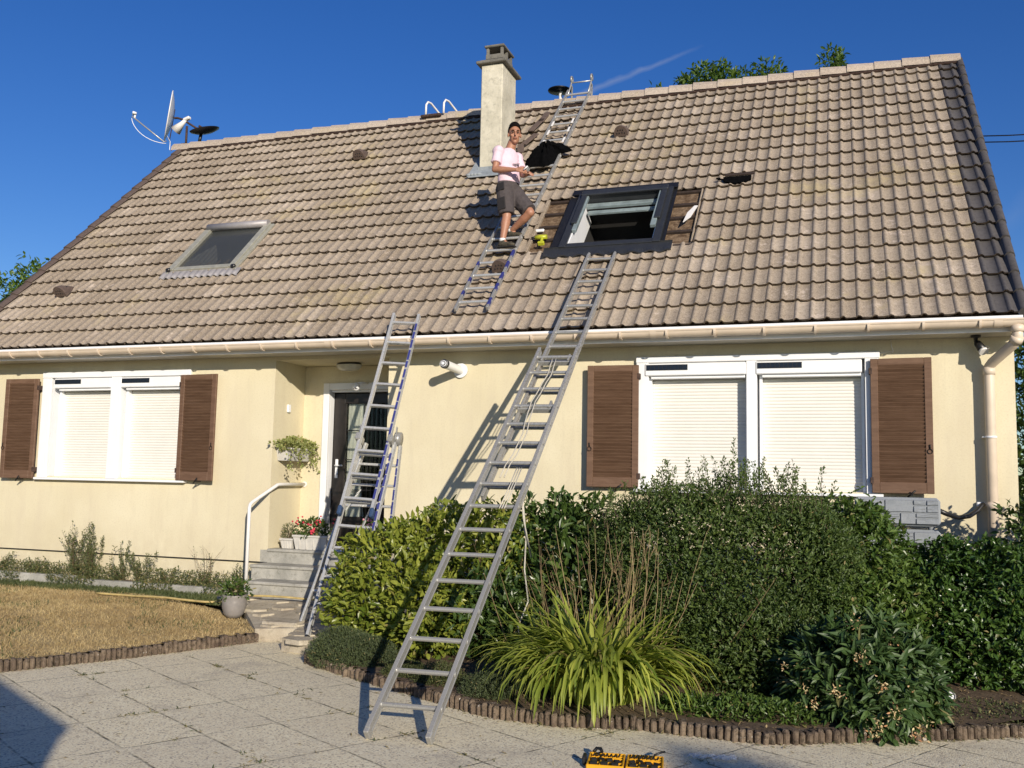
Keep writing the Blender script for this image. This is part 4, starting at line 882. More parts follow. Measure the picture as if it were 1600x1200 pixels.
# roof ladder
rl = thing('roof_ladder', 'roof ladder hooked over the ridge and lying down the tiles beside the man', 'ladder', rp(-3.96, .33, .1))
ladder_sec(rl, rp(-3.96, .30, .105), RS, RX, RN, 6.20, .385, .385, .15, .28, 22, M['alu'], rd=.05, rungmat=M['alu2'])
for sd in (-1, 1):
    x = -3.96+sd*.165
    g = MB(); g.tube([rp(x, 6.30, .10), rp(x, 6.62, .16), rp(x, 6.74, .20)], .013, 8); g.tube([rp(x, 6.60, .16), rp(x, 6.64, .10)-RN*0, Vector((x+.02, RC.y+.16, RC.z+.12)), Vector((x+.03, RC.y+.27, RC.z+.0)), Vector((x+.03, RC.y+.30, RC.z-.22))], .016, 8); g.build('ridge_hook', M['alu'], rl)
    c = rp(x, 6.72, .20); g = MB(); g.lathe(c, [(.030, -.012), (.055, -.014), (.062, 0), (.055, .014), (.030, .012), (.030, -.012)], 20, (1, 0, 0)); g.build('wheel', M['alu'], rl)
g = MB(); g.tube([rp(-4.12, 6.66, .17), rp(-3.80, 6.66, .17)], .012, 8); g.build('hook_bar', M['alu2'], rl)
g = MB(); r7 = random.Random(5)
for s0 in (.42, .72, .95, 1.2, 1.45): g.obox(rp(-3.96+.1925, s0, .118), RX, RS, RN, (.032, .13, .036), .004)
for s0 in (.62, .9, 1.25): g.obox(rp(-3.96-.1925, s0, .118), RX, RS, RN, (.030, .08, .036), .004)
g.build('blue_decal', M['blue'], rl)
g = MB()
for s0 in (4.55, 4.9, 5.2):
    for sd in (-1, 1): g.obox(rp(-3.96+sd*.15, s0+.02*sd, .135), RX, RS, RN, (.03, .16, .008), .003)
g.build_each('pale_strip', M['white2'], rl)
# hooks of another ladder on the rear slope
hk = thing('roof_hook', 'pair of pale hoops of a roof hook over the ridge left of the chimney', 'roof hook', (-6.35, 4.1, 7.6))
for x in (-6.52, -6.20):
    g = MB(); g.tube([(x, RC.y-.15, RC.z+.02), (x, RC.y-.145, RC.z+.20), (x+.01, RC.y-.10, RC.z+.265), (x+.03, RC.y-.02, RC.z+.27), (x+.10, RC.y+.25, RC.z+.15), (x+.11, RC.y+.28, RC.z+.06), (x+.11, RC.y+.30, RC.z-.1)], .017, 10); g.build('hoop', M['white2'], hk)
g = MB(); g.obox((-6.42, RC.y-.16, RC.z+.0), (1, 0, 0), (0, 1, 0), (0, 0, 1), (.36, .06, .045), .01); g.obox((-6.06, RC.y+.26, RC.z+.09), (1, 0, 0), (0, 1, 0), (0, 0, 1), (.08, .05, .05), .01); g.build('cross_bar', M['rust'], hk)

# ---------------- things on the roof ----------------
def lump(name, mat, c, ax, ay, az, outline, thick, seed, label, cat):
    r = random.Random(seed); V = []; F = []; n = len(outline); m = 7; ph = [r.uniform(0, 6) for _ in range(8)]
    for i in range(m+1):
        q = i/m
        for k, (a, b) in enumerate(outline):
            z = thick*(1-q**2.2)*(1+.35*sin(a*31+ph[0])*cos(b*27+ph[1]))+thick*.12*sin(k*1.7+i*2.3)
            V.append(Vector(c)+Vector(ax)*a*q+Vector(ay)*b*q+Vector(az)*(z if i < m else 0))
    F = [(i*n+k, (i+1)*n+k, (i+1)*n+(k+1) % n, i*n+(k+1) % n) for i in range(m) for k in range(n)]
    mb = MB(); mb.add(V, F, True); o = mb.build(name, mat, org=c); return tag(o, label, cat)
ol = [(.32, .16), (.26, .22), (.12, .27), (-.02, .32), (-.12, .27), (-.22, .15), (-.27, .02), (-.30, -.18), (-.27, -.30), (-.12, -.29), (.0, -.33), (.10, -.28), (.14, -.12), (.15, .02), (.20, .05), (.28, .07), (.33, .11)]
ol2 = []
for i in range(len(ol)):
    a, b = ol[i], ol[(i+1) % len(ol)]
    for t in (0, .33, .66): ol2.append((a[0]*(1-t)+b[0]*t+rnd.uniform(-.01, .01), a[1]*(1-t)+b[1]*t+rnd.uniform(-.01, .01)))
lump('jacket', M['cloth'], rp(-3.93, 4.08, .12), RX, RS, RN, ol2, .17, 3, 'black jacket draped over the rungs of the roof ladder', 'jacket')
dr_ = thing('cordless_drill', 'lime green cordless drill lying on the bare boarding left of the roof window', 'drill', rp(-3.52, 1.88, .0))
g = MB(); q = rp(-3.52, 1.92, .05); g.tube([q-RX*.09, q-RX*.02, q+RX*.06], [.026, .032, .028], 10); g.build('drill_body', M['lime'], dr_)
g = MB(); g.bar(q, q-RS*.13+RX*.02, .03, .035, RN, .006); g.obox(q-RS*.15+RX*.02, RX, RS, RN, (.08, .04, .05), .006); g.build('handle', M['lime'], dr_)
g = MB(); g.tube([q-RX*.09, q-RX*.14], [.020, .010], 8); g.build('chuck', M['black'], dr_)
g = MB(); g.obox(rp(-3.62, 2.16, .01), RX, RS, RN, (.12, .05, .03), .01); tag(g.build('tape_roll', M['white'], org=rp(-3.62, 2.16, .01)), 'small white packet on the bare boarding above the green drill', 'packet')
g = MB(); g.prism([rp(-1.80, 2.02, .06), rp(-1.72, 2.12, .07), rp(-1.66, 2.36, .08), rp(-1.70, 2.36, .08), rp(-1.77, 2.22, .07)], RN*.012); tag(g.build('tile_shard', M['white2'], org=rp(-1.73, 2.2, .06)), 'pale sliver of broken sheet at the right edge of the bare boarding', 'shard')

# ---------------- wall fittings ----------------
t = thing('ceiling_lamp', 'oval ribbed glass lamp on the porch ceiling', 'lamp', (-5.80, .40, 3.02))
g = MB(); g.ell((-5.80, .40, 3.005), (.17, .10, .018), 20, 6); g.build('base_plate', M['black'], t)
g = MB()
V = []; n = 28; m = 6
for i in range(m+1):
    a = i/m*pi/2
    for k in range(n): q = 2*pi*k/n; rb = 1+.035*(k % 2); V.append((-5.80+.165*rb*cos(q)*cos(a)**.5, .40+.10*rb*sin(q)*cos(a)**.5, 2.995-.075*sin(a)))
g.add(V, [(i*n+k, (i+1)*n+k, (i+1)*n+(k+1) % n, i*n+(k+1) % n) for i in range(m) for k in range(n)]); g.build('ribbed_glass', M['lamp'], t)
t = thing('dome_camera', 'small white dome camera on a bracket above the front door', 'camera', (-5.70, .62, 2.80))
g = MB(); g.tube([(-5.66, .64, 2.79), (-5.70, .56, 2.79), (-5.745, .52, 2.775)], .014, 8); g.build('bracket', M['white'], t)
g = MB(); g.ell((-5.75, .51, 2.735), (.047, .047, .055), 16, 10); g.build('housing', M['white'], t)
g = MB(); g.ell((-5.742, .475, 2.715), (.012, .016, .014), 10, 6)
for dx in (-.022, .024): g.ell((-5.745+dx, .474, 2.71), (.006, .01, .007), 8, 5)
g.build('lens', M['black'], t)
t = thing('spot_camera', 'black tube camera hanging under the eaves by the downpipe', 'camera', (1.15, -.14, 3.06))
g = MB(); g.lathe((1.15, -.14, 3.055), [(0.0, .005), (.045, .005), (.045, -.012), (.02, -.02), (.016, -.06), (0, -.07)], 16); g.build('bracket', M['black'], t)
g = MB(); g.tube([(1.155, -.12, 3.0), (1.165, -.14, 2.985), (1.205, -.19, 2.905)], [.02, .034, .042], 14); g.build('housing', M['black'], t)
g = MB(); g.tube([(1.202, -.185, 2.912), (1.210, -.197, 2.893)], .043, 14); g.build('lens_ring', M['white2'], t)
g = MB(); g.tube([(1.22, -.1, 2.94), (1.25, -.08, 2.97), (1.27, -.08, 2.95), (1.26, -.07, 2.93)], .004, 6); g.build('cable', M['white2'], t)
g = MB(); g.box(-6.583, -6.555, .27, .335, 2.40, 2.50, .008); tag(g.build('wall_sensor', M['white'], org=(-6.57, .30, 2.45)), 'small white box on the side wall of the porch', 'sensor')
# rain tank
t = thing('rain_tank', 'grey stone patterned rain tank against the wall under the right window', 'water tank', (.42, -.5, .15))
ty = -.62
def stonepanel(z0, z1, seed):
    g = MB(); g.box(.05, .775, ty+.03, -.30, z0, z1, .03); r = random.Random(seed); z = z1-.018
    while z > z0+.03:
        h = min(.115, z-z0-.015); x = .066
        while x < .75:
            w = r.choice((.13, .18, .24, .11)); w = min(w, .760-x)
            if .760-(x+w) < .07: w = .760-x
            if r.random() < .4 and h > .09: bl = ((x, w, z-h*.45, h*.45), (x, w, z-h, h*.55))
            else: bl = ((x, w, z-h, h),)
            for (bx, bw, bz, bh) in bl:
                k = 6; V = []
                for a in range(k):
                    for b in range(k):
                        e_ = (a in (0, k-1)) or (b in (0, k-1)); V.append((bx+.003+(bw-.006)*a/(k-1), ty+.032-(.0 if e_ else .016+r.uniform(-.0035, .0035)), bz+.003+(bh-.006)*b/(k-1)))
                for a in range(k):      # pull the inner rings out so that the edges are narrow bevels
                    for b in range(k):
                        i = a*k+b; vx, vy, vz = V[i]
                        if a == 1: vx = bx+.008
                        if a == k-2: vx = bx+bw-.008
                        if b == 1: vz = bz+.008
                        if b == k-2: vz = bz+bh-.008
                        V[i] = (vx, vy, vz)
                g.add(V, [(a*k+b, (a+1)*k+b, (a+1)*k+b+1, a*k+b+1) for a in range(k-1) for b in range(k-1)], False)
            x += w
        z -= h
    return g
stonepanel(1.275, 1.53, 2).build('tank_section', M['tank'], t); stonepanel(.15, 1.245, 5).build('tank_section', M['tank'], t)
g = MB()
for x in (.12, .70): g.tube([(x, ty+.1, 1.24), (x, ty+.1, 1.28)], .03, 12)
g.build_each('connector', M['tank'], t)
g = MB(); g.tube([(.77, -.40, 1.42), (.85, -.34, 1.385), (.95, -.25, 1.355), (1.05, -.16, 1.37), (1.13, -.09, 1.42), (1.17, -.07, 1.47), (1.185, -.05, 1.48)], .022, 10); tag(g.build('flexible_hose', M['black'], org=(.97, -.25, 1.36)), 'black hose sagging from the rain tank to the downpipe', 'hose')

# ---------------- ground things ----------------
t = thing('bit_case', 'open yellow tool bit case lying on the paving at the bottom edge', 'tool case', (-1.2, -4.35, 0))
def CP(u, v, z=0): a = Vector((.985, .17, 0)); b = Vector((-.17, .985, 0)); return Vector((-1.225, -4.44, 0))+a*u+b*v+Vector((0, 0, z))
ca, cb = Vector((.985, .17, 0)), Vector((-.17, .985, 0)); Z3 = Vector((0, 0, 1))
for (u0, u1, nm) in ((-.215, -.005, 'tray'), (.005, .215, 'lid')):
    g = MB(); um = (u0+u1)/2; g.obox(CP(um, 0, .008), ca, cb, Z3, (u1-u0, .26, .012), .004)
    for v in (-.125, .125): g.obox(CP(um, v, .017), ca, cb, Z3, (u1-u0, .012, .030), .004)
    for u in (u0+.006, u1-.006): g.obox(CP(u, 0, .017), ca, cb, Z3, (.012, .24, .030), .004)
    for v in (-.06, .03, .075): g.obox(CP(um, v, .022), ca, cb, Z3, (u1-u0-.03, .008, .016), .002)
    g.obox(CP(um-.03, .0, .022), ca, cb, Z3, (.008, .22, .016), .002)
    o = g.build(nm, M['yellow'], t); r = random.Random(int(u0*1000))
    g = MB()
    for k in range(7): g.tube([CP(u0+.03+k*.024, .045, .036), CP(u0+.035+k*.024, .09+r.uniform(-.02, .01), .038)], .006, 6)
    for k in range(4): g.obox(CP(u0+.035+k*.045, -.02+r.uniform(-.02, .02), .030), ca+cb*r.uniform(-.8, .8), cb-ca*r.uniform(-.2, .8), Z3, (.035, .022, .018), .003)
    for k in range(3): g.obox(CP(u0+.04+k*.06, -.09, .030), ca, cb, Z3, (.04, .03, .02), .003)
    g.build('bits', M['black'], o)
g = MB(); g.tube([CP(-.19, .12, .035), CP(-.175, .145, .05), CP(-.15, .12, .055), CP(-.14, .09, .045)], .010, 8); g.tube([CP(.16, .11, .04), CP(.2, .14, .05), CP(.22, .16, .05)], .006, 6); g.obox(CP(-.232, -.02, .03), ca, cb, Z3, (.02, .08, .05), .006); g.build('latch', M['black'], t)
V = []; F = []; r = random.Random(4); nx, ny = 14, 5
for i in range(nx+1):
    for j in range(ny+1): V.append(Vector((-.92+.28*i/nx, -4.17+.09*j/ny+.05*i/nx, .006+r.uniform(0, .022))))
g = MB(); g.add(V, [(i*(ny+1)+j, (i+1)*(ny+1)+j, (i+1)*(ny+1)+j+1, i*(ny+1)+j+1) for i in range(nx) for j in range(ny)], False)
kk = NT('clear film'); kk.base((.7, .75, .8)); mm = kk.fin(.08, 0, 1.0); trn = kk.n('ShaderNodeBsdfTransparent'); mx_ = kk.n('ShaderNodeMixShader'); mx_.inputs[0].default_value = .35; kk.l(trn.outputs[0], mx_.inputs[1]); kk.l(kk.b.outputs[0], mx_.inputs[2]); kk.l(mx_.outputs[0], kk.o.inputs[0]); M['film'] = mm
tag(g.build('plastic_sleeve', M['film'], org=(-.8, -4.1, 0)), 'crumpled clear plastic sleeve on the paving right of the yellow case', 'plastic sleeve')
g = MB(); hp = [(-8.2, -.98), (-7.9, -.93), (-7.4, -.98), (-7.0, -1.02), (-6.7, -1.0), (-6.4, -.86), (-6.1, -.80), (-5.7, -.76), (-5.3, -.72), (-4.95, -.66)]
pts = []
for i in range(len(hp)-1):
    for k in range(4): a = hp[i]; b = hp[i+1]; q = k/4; x_ = a[0]*(1-q)+b[0]*q; y_ = a[1]*(1-q)+b[1]*q; pts.append((x_, y_, (.225 if x_ < -6.35 else .29)+.008*sin(x_*5)))
g.tube(pts, .012, 8); tag(g.build('garden_hose', M['hose'], org=pts[0]), 'yellow garden hose lying between the dry lawn and the steps', 'hose')
def spot(c, ring, face_dir, label, light):
    t = thing('garden_spotlight', label, 'garden light', (c[0], c[1], c[2]-.06)); fd = Vector(face_dir).normalized(); cc = Vector(c)
    g = MB(); g.lathe(cc-fd*.05, [(0, 0), (.03, .005), (.042, .03), (.044, .052), (.036, .054), (.034, .046)], 20, fd); g.build('housing', M['black'] if not light else M['pot'], t)
    g = MB(); g.lathe(cc-fd*.006, [(0, .006), (.02, .005), (.034, .0)], 20, fd)
    for k in range(5): a = 2*pi*k/5; xx = fd.cross(Z3).normalized(); yy_ = xx.cross(fd); g.ell(cc+fd*.003+(xx*cos(a)+yy_*sin(a))*.016, (.006, .006, .006), 8, 5)
    g.build('lens', M['white'] if light else M['glass'], t)
    g = MB(); g.tube([cc-fd*.03, cc-fd*.03-Z3*.12], .008, 8); g.build('stake', M['black'], t)
spot((.66, -2.30, .135), 1, (-.1, -.9, .45), 'round garden spotlight with a pale lens near the right hedge', True)
spot((.59, -1.99, .20), 1, (.5, .3, .8), 'round dark garden spotlight behind the pale lensed one', False)
spot((-3.68, -2.47, .135), 1, (.3, -.8, .5), 'small dark garden spotlight at the foot of the yellow green shrub', False)
# cable at right
g = MB()
for dz, dy in ((0, 0), (-.09, .04)): g.tube([(1.2, 7.0+dy, 7.52+dz), (2.5, 6.6+dy, 7.28+dz), (4, 6.2+dy, 7.08+dz), (9, 4.5+dy, 6.9+dz), (16, 2.5+dy, 7.4+dz)], .010, 6)
tag(g.build('overhead_cable', M['black'], org=(4, 6, 7)), 'pair of dark cables running off from behind the right end of the roof', 'cable')
# shed behind the photographer that throws the corner shadow
sh = thing('garden_shed', 'flat roofed brown wooden shed behind the photographer', 'shed', (-2.0, -10.6, 0))
tq = 6.2; cx, cy = -4.70+.76*tq, -5.02-tq; cz = .385*tq; sd = Vector((-1.445, .83, 0)).normalized(); sp_ = Vector((-sd.y, sd.x, 0)); sp_ = -sp_ if sp_.y > 0 else sp_
g = MB(); c0 = Vector((cx, cy, 0)); g.obox(c0+sd*1.7+sp_*.9+Z3*(cz/2-.03), sd, sp_, Z3, (3.4, 1.8, cz-.06)); g.build('wall', M['wood'], sh)
g = MB(); g.obox(c0+sd*1.7+sp_*.9+Z3*(cz-.03), sd, sp_, Z3, (3.42, 1.84, .06), .004); g.build('roof', M['capc'], sh)
# ---------------- vegetation ----------------
RG = np.random.default_rng(12)
def unit(a): return a/np.maximum(np.linalg.norm(a, axis=-1, keepdims=True), 1e-9)
LEAFM = dict(
    laurel=m_leaf('yellow green laurel leaf', (.10, .15, .018), (.36, .38, .060), .32, .38),
    dark=m_leaf('dark laurel leaf', (.030, .066, .014), (.10, .155, .034), .27, .35),
    privet=m_leaf('fine shrub leaf', (.038, .072, .016), (.125, .180, .038), .30, .5),
    euon=m_leaf('broad shrub leaf', (.050, .10, .018), (.15, .22, .045), .30, .38),
    hedge=m_leaf('glossy hedge leaf', (.028, .072, .014), (.10, .17, .032), .27, .32),
    rhod=m_leaf('long dull leaf', (.036, .076, .022), (.095, .155, .045), .25, .45),
    lily=m_leaf('strap leaf', (.15, .22, .028), (.50, .53, .10), .42, .42),
    heather=m_leaf('heather needle', (.045, .065, .028), (.11, .14, .05), .2, .6),
    moss=m_leaf('ground cover leaf', (.045, .062, .018), (.12, .135, .04), .2, .6),
    weed=m_leaf('weed leaf', (.050, .072, .025), (.14, .16, .055), .3, .6),
    tree=m_leaf('tree leaf', (.05, .11, .018), (.17, .26, .045), .42, .42),
    dry=m_leaf('dry straw', (.34, .235, .11), (.66, .52, .28), .3, .8),
    stalk=m_leaf('dry stalk', (.17, .11, .055), (.40, .30, .15), .15, .8),
    pale=m_leaf('pale green trailing leaf', (.20, .23, .07), (.42, .44, .17), .35, .5),
)
def leaf_mesh(P, D, Nn, L, Wd, fold=.25, bend=.15):
    """P base, D direction, Nn normal (unit arrays), L/Wd arrays -> verts and quads of folded pointed leaves"""
    S_ = unit(np.cross(D, Nn)); Nn = np.cross(S_, D); L = L[:, None]; Wd = Wd[:, None]
    a = P; b1 = P+D*L*.42+S_*Wd*.5+Nn*Wd*fold; b2 = P+D*L*.42-S_*Wd*.5+Nn*Wd*fold; m = P+D*L*.45; t = P+D*L-Nn*L*bend
    c1 = P+D*L*.75+S_*Wd*.36+Nn*(Wd*fold*.6-L*bend*.5); c2 = P+D*L*.75-S_*Wd*.36+Nn*(Wd*fold*.6-L*bend*.5)
    V = np.stack([a, b1, c1, t, m, c2, b2], 1); n = len(P); V = V.reshape(-1, 3)
    base = (np.arange(n)*7)[:, None]
    F = np.concatenate([base+np.array([[0, 1, 2, 4]]), base+np.array([[4, 2, 3, 5]]), base+np.array([[0, 4, 5, 6]])], 0)
    return V, F
def rand_dirs(n, rg): return unit(rg.normal(size=(n, 3)))
def blob_pts(ells, n, rg, shell=.75, lump=.12):
    vol = np.array([e[1][0]*e[1][1]*e[1][2] for e in ells])**.67; vol = vol/vol.sum(); out = []; od = []
    for (c, r), w in zip(ells, vol):
        k = int(n*w*1.5); d = rand_dirs(k, rg); rad = np.where(rg.random(k) < shell, 1-.22*rg.random(k)**1.3, rg.random(k)**.5)
        ph = np.array([1.3, 2.1, .7])+np.sum(c); lm = 1+lump*(np.sin(d[:, 0]*5.3+ph[0])*np.cos(d[:, 1]*4.7+ph[1])+.7*np.sin(d[:, 2]*7.1+d[:, 0]*6+ph[2])+.5*np.sin(d[:, 1]*13+d[:, 2]*11))
        p = np.array(c)+d*np.array(r)*(rad*lm)[:, None]; keep = np.ones(k, bool)
        for (c2, r2) in ells:
            if c2 is c: continue
            q = (p-np.array(c2))/np.array(r2); keep &= (np.sum(q*q, 1) > .62)
        out.append(p[keep]); od.append(d[keep]/np.array(r))
    P = np.concatenate(out); D = unit(np.concatenate(od)); idx = rg.permutation(len(P))[:n]; return P[idx], D[idx]
def shrub(name, label, cat, ells, n0, L, Wd, mat, seed, up=.5, out=.8, zmin=.06, whorl=1, stems=10, stem_r=.012, dead=.02, hang=0.0, group=None, base=None, shell=.75, lump=.12, org=None, extra=None, fold=.25, bend=.15, core=.35, cscale=1.3):
    rg = np.random.default_rng(seed); P, O = blob_pts(ells, n0, rg, shell, lump); nc = int(core*n0); Pc, Oc = blob_pts([(c, tuple(x*.80 for x in r)) for c, r in ells], nc, rg, .5, lump); big = np.r_[np.ones(len(P)), np.full(len(Pc), cscale)]; P = np.concatenate([P, Pc]); O = np.concatenate([O, Oc]); k_ = P[:, 2] > zmin; P = P[k_]; O = O[k_]; big = np.tile(big[k_], whorl)
    cx, cy = (np.mean([e[0][0] for e in ells]), np.mean([e[0][1] for e in ells])); org = org or (cx, cy, .1)
    t = thing(name, label, cat, org, group)
    axis = unit(O*out+np.array([0, 0, up-hang])+rg.normal(size=P.shape)*.45)
    Ps = []; Ds = []; Ns = []
    for w in range(whorl):
        d = unit(axis*(.55 if whorl > 1 else 1)+rand_dirs(len(P), rg)*(.95 if whorl > 1 else .85)); nn = unit(axis*.8+np.array([0, -.1, .9])+rg.normal(size=P.shape)*.55); nn = unit(nn-d*np.sum(nn*d, 1)[:, None]); Ps.append(P); Ds.append(d); Ns.append(nn)
    P2 = np.concatenate(Ps); D2 = np.concatenate(Ds); N2_ = np.concatenate(Ns); m = len(P2)
    LL = L*rg.uniform(.45, 1.3, m)*big; WW = Wd*rg.uniform(.75, 1.2, m)*big; V, F = leaf_mesh(P2, D2, N2_, LL, WW, fold, bend)
    clump = .5+.25*np.sin(P2[:, 0]*6+seed)*np.cos(P2[:, 1]*5)+.25*np.sin(P2[:, 2]*8+P2[:, 0]*3)
    c = np.zeros((m, 4)); c[:, 0] = np.clip(rg.normal(.45, .25, m)+.3*(clump-.5), 0, 1); c[:, 1] = (rg.random(m) < dead)*rg.uniform(.4, 1, m); c[:, 3] = 1
    np_mesh('foliage', V, F, mat, t, np.repeat(c, 7, 0))
    mb = MB(); r = random.Random(seed); bx, by = base or (cx, cy)
    for k in range(stems):
        e = ells[r.randrange(len(ells))]; a = r.uniform(0, 6.28); q = Vector((e[0][0]+e[1][0]*.75*cos(a)*r.random(), e[0][1]+e[1][1]*.75*sin(a)*r.random(), e[0][2]+e[1][2]*r.uniform(.1, .8))); b = Vector((bx+r.uniform(-.12, .12)*(e[1][0]*2), by+r.uniform(-.1, .1), .02)); mid = b.lerp(q, .5)+Vector((r.uniform(-.05, .05), r.uniform(-.05, .05), .04)); mb.tube([b, mid, q], [stem_r, stem_r*.7, stem_r*.3], 5)
    mb.build('stems', M['bark'], t)
    return t
# yellow green laurel hedge bush (left) and dark laurel behind the long ladder
shrub('laurel_shrub', 'sunny yellow green laurel shrub between the porch ladder and the long ladder', 'shrub',
      [((-3.86, -2.02, .60), (.66, .50, .60)), ((-3.50, -1.75, .82), (.62, .52, .56)), ((-4.05, -2.1, .42), (.48, .40, .40)), ((-3.12, -1.55, .80), (.50, .45, .60)), ((-3.45, -2.3, .42), (.42, .38, .40))], 7200, .085, .038, LEAFM['laurel'], 3, .55, .8, .1, 1, 16, lump=.08)
shrub('laurel_shrub', 'dark green laurel shrub behind the upper rungs of the long ladder', 'shrub',
      [((-2.70, -1.45, .70), (.62, .45, .72)), ((-2.25, -1.75, .55), (.50, .45, .75)), ((-2.95, -2.05, .40), (.45, .40, .45)), ((-2.45, -1.50, 1.18), (.20, .18, .33)), ((-2.2, -1.45, 1.15), (.16, .16, .35))], 5200, .105, .036, LEAFM['dark'], 5, .6, .8, .1, 1, 16, lump=.16)
# big fine leaved shrub
tb = shrub('privet_shrub', 'large fine leaved dark green shrub reaching the sill of the right window', 'shrub',
      [((-1.12, -1.95, .96), (.92, .62, .72)), ((-.62, -2.0, .88), (.78, .62, .66)), ((-1.62, -1.85, .90), (.50, .50, .60)), ((-.75, -2.45, .40), (.62, .50, .48)), ((-.95, -2.3, .62), (.70, .5, .5)), ((-.35, -1.8, .95), (.50, .45, .50))], 46000, .034, .015, LEAFM['privet'], 7, .5, .7, .08, 1, 30, .012, lump=.06, core=.35, cscale=2.0)
def sprays(t, pts, mat, seed, Lf, Wf, dens=70, name='top_sprigs', stemmat=None):
    rg = np.random.default_rng(seed); mb = MB(); Ps = []; Ds = []
    for (b, tip) in pts:
        b = np.array(b); tip = np.array(tip); d = tip-b; L = np.linalg.norm(d); bend = rg.normal(size=3)*L*.08
        path = [b+d*k/6+bend*sin(pi*k/6) for k in range(7)]; mb.tube([tuple(p) for p in path], [.003*(1-k/8) for k in range(7)], 4)
        m = int(dens*L); tt = rg.uniform(.1, 1, m); P = b+d*tt[:, None]+bend*np.sin(pi*tt)[:, None]
        side = rand_dirs(m, rg); sl = rg.uniform(0, .05, m)*(1.2-tt); P = P+side*sl[:, None]; Ps.append(P); Ds.append(unit(side*.8+d/L*.8))
    P = np.concatenate(Ps); D = np.concatenate(Ds); m = len(P); Nn = unit(rand_dirs(m, rg)); Nn = unit(Nn-D*np.sum(Nn*D, 1)[:, None])
    V, F = leaf_mesh(P, D, Nn, Lf*rg.uniform(.6, 1.2, m), Wf*rg.uniform(.8, 1.2, m)); c = np.zeros((m, 4)); c[:, 0] = rg.uniform(.2, .9, m); c[:, 3] = 1
    o = np_mesh(name, V, F, mat, t, np.repeat(c, 7, 0)); mb.build('twigs', stemmat or M['bark'], t); return o
r = random.Random(21); sp = []
for k in range(95):
    x = r.uniform(-1.95, -.15); y = -1.95+r.uniform(-.35, .35); z = 1.25+.28*(1-((x+1.0)/1.0)**2); h = r.uniform(.12, .32)
    sp.append(((x, y, z-.05), (x+r.uniform(-.12, .12), y+r.uniform(-.08, .08), z+h)))
for (x, h) in ((-.92, .58), (-.86, .42), (-1.0, .40), (-1.45, .42), (-.62, .42), (-.40, .42), (-.45, .34), (-1.30, .32), (-.20, .36)): sp.append(((x, -2.0, 1.35), (x+r.uniform(-.04, .08), -2.0, 1.40+h)))
sprays(tb, sp, LEAFM['privet'], 4, .026, .011, 170)
shrub('euonymus_shrub', 'mid green broad leaved shrub between the fine leaved shrub and the rain tank', 'shrub',
      [((.02, -1.45, .85), (.46, .45, .62)), ((.20, -1.7, .55), (.45, .42, .50)), ((-.15, -1.5, 1.15), (.30, .3, .38)), ((.12, -1.45, 1.15), (.22, .25, .30)), ((0, -2.0, .5), (.35, .35, .45))], 5200, .062, .028, LEAFM['euon'], 9, .9, .7, .1, 2, 18, lump=.14)
shrub('hedge', 'dense dark glossy hedge in front of the rain tank at the right edge', 'hedge',
      [((.78, -1.40, .60), (.45, .42, .58)), ((1.25, -1.5, .62), (.50, .45, .58)), ((1.75, -1.6, .62), (.50, .45, .60)), ((2.3, -1.6, .62), (.5, .5, .62)), ((1.0, -1.65, .40), (.6, .35, .42)), ((1.5, -1.75, .40), (.6, .35, .42)), ((.45, -1.25, .95), (.16, .2, .22)), ((.75, -1.3, 1.02), (.2, .2, .2)), ((1.05, -1.35, 1.0), (.18, .2, .24))], 13000, .048, .024, LEAFM['hedge'], 11, .5, .8, .1, 2, 26, lump=.08, core=.4, cscale=1.8)
shrub('corner_shrub', 'very dark shrub at the right corner of the house beside the downpipe', 'shrub',
      [((1.62, -1.0, 1.10), (.42, .4, .52)), ((1.95, -.9, .9), (.5, .45, .7)), ((1.45, -1.1, .85), (.3, .3, .4))], 4200, .07, .032, LEAFM['dark'], 13, .4, .9, .1, 1, 12, lump=.18)
tr = shrub('rhododendron', 'low shrub of long dull leaves with wilted cream and orange flowers over the bed edging', 'shrub',
      [((.03, -2.95, .36), (.40, .36, .36)), ((-.20, -2.9, .26), (.28, .26, .27)), ((.28, -2.85, .29), (.29, .30, .30)), ((.13, -3.2, .18), (.28, .17, .20)), ((.43, -2.9, .16), (.15, .16, .16))], 600, .115, .036, LEAFM['rhod'], 15, .6, .9, .03, 6, 16, .008, lump=.1, shell=.85, bend=.22)
rg = np.random.default_rng(3); fp = []
for (x, y, z, n) in ((-.42, -3.12, .40, 5), (.02, -3.08, .70, 6), (.26, -3.05, .60, 3), (-.48, -2.98, .25, 3), (-.28, -3.20, .28, 5), (-.24, -3.24, .20, 5), (.05, -3.32, .52, 10), (-.10, -3.38, .30, 7), (.18, -3.36, .36, 6), (.34, -3.2, .34, 4), (.12, -3.42, .10, 7), (.26, -3.42, .22, 8), (.40, -3.35, .10, 7), (.16, -3.48, .16, 6), (.46, -3.1, .12, 3)):
    k = n*4; fp.append(np.stack([x+rg.normal(0, .024, k), y-.02+rg.normal(0, .018, k), z+rg.normal(0, .024, k)], 1))
P = np.concatenate(fp); n = len(P); D = rand_dirs(n, rg); Nn = rand_dirs(n, rg); Nn = unit(Nn-D*np.sum(Nn*D, 1)[:, None]); V, F = leaf_mesh(P, D, Nn, rg.uniform(.012, .030, n), rg.uniform(.006, .014, n)); c = np.zeros((n, 4)); c[:, 0] = rg.random(n)**.6; c[:, 1] = (rg.random(n) < .25)*.6; c[:, 3] = 1
np_mesh('wilted_flowers', V, F, m_leaf('wilted petal', (.50, .20, .08), (.78, .66, .38), .3, .6), tr, np.repeat(c, 7, 0))


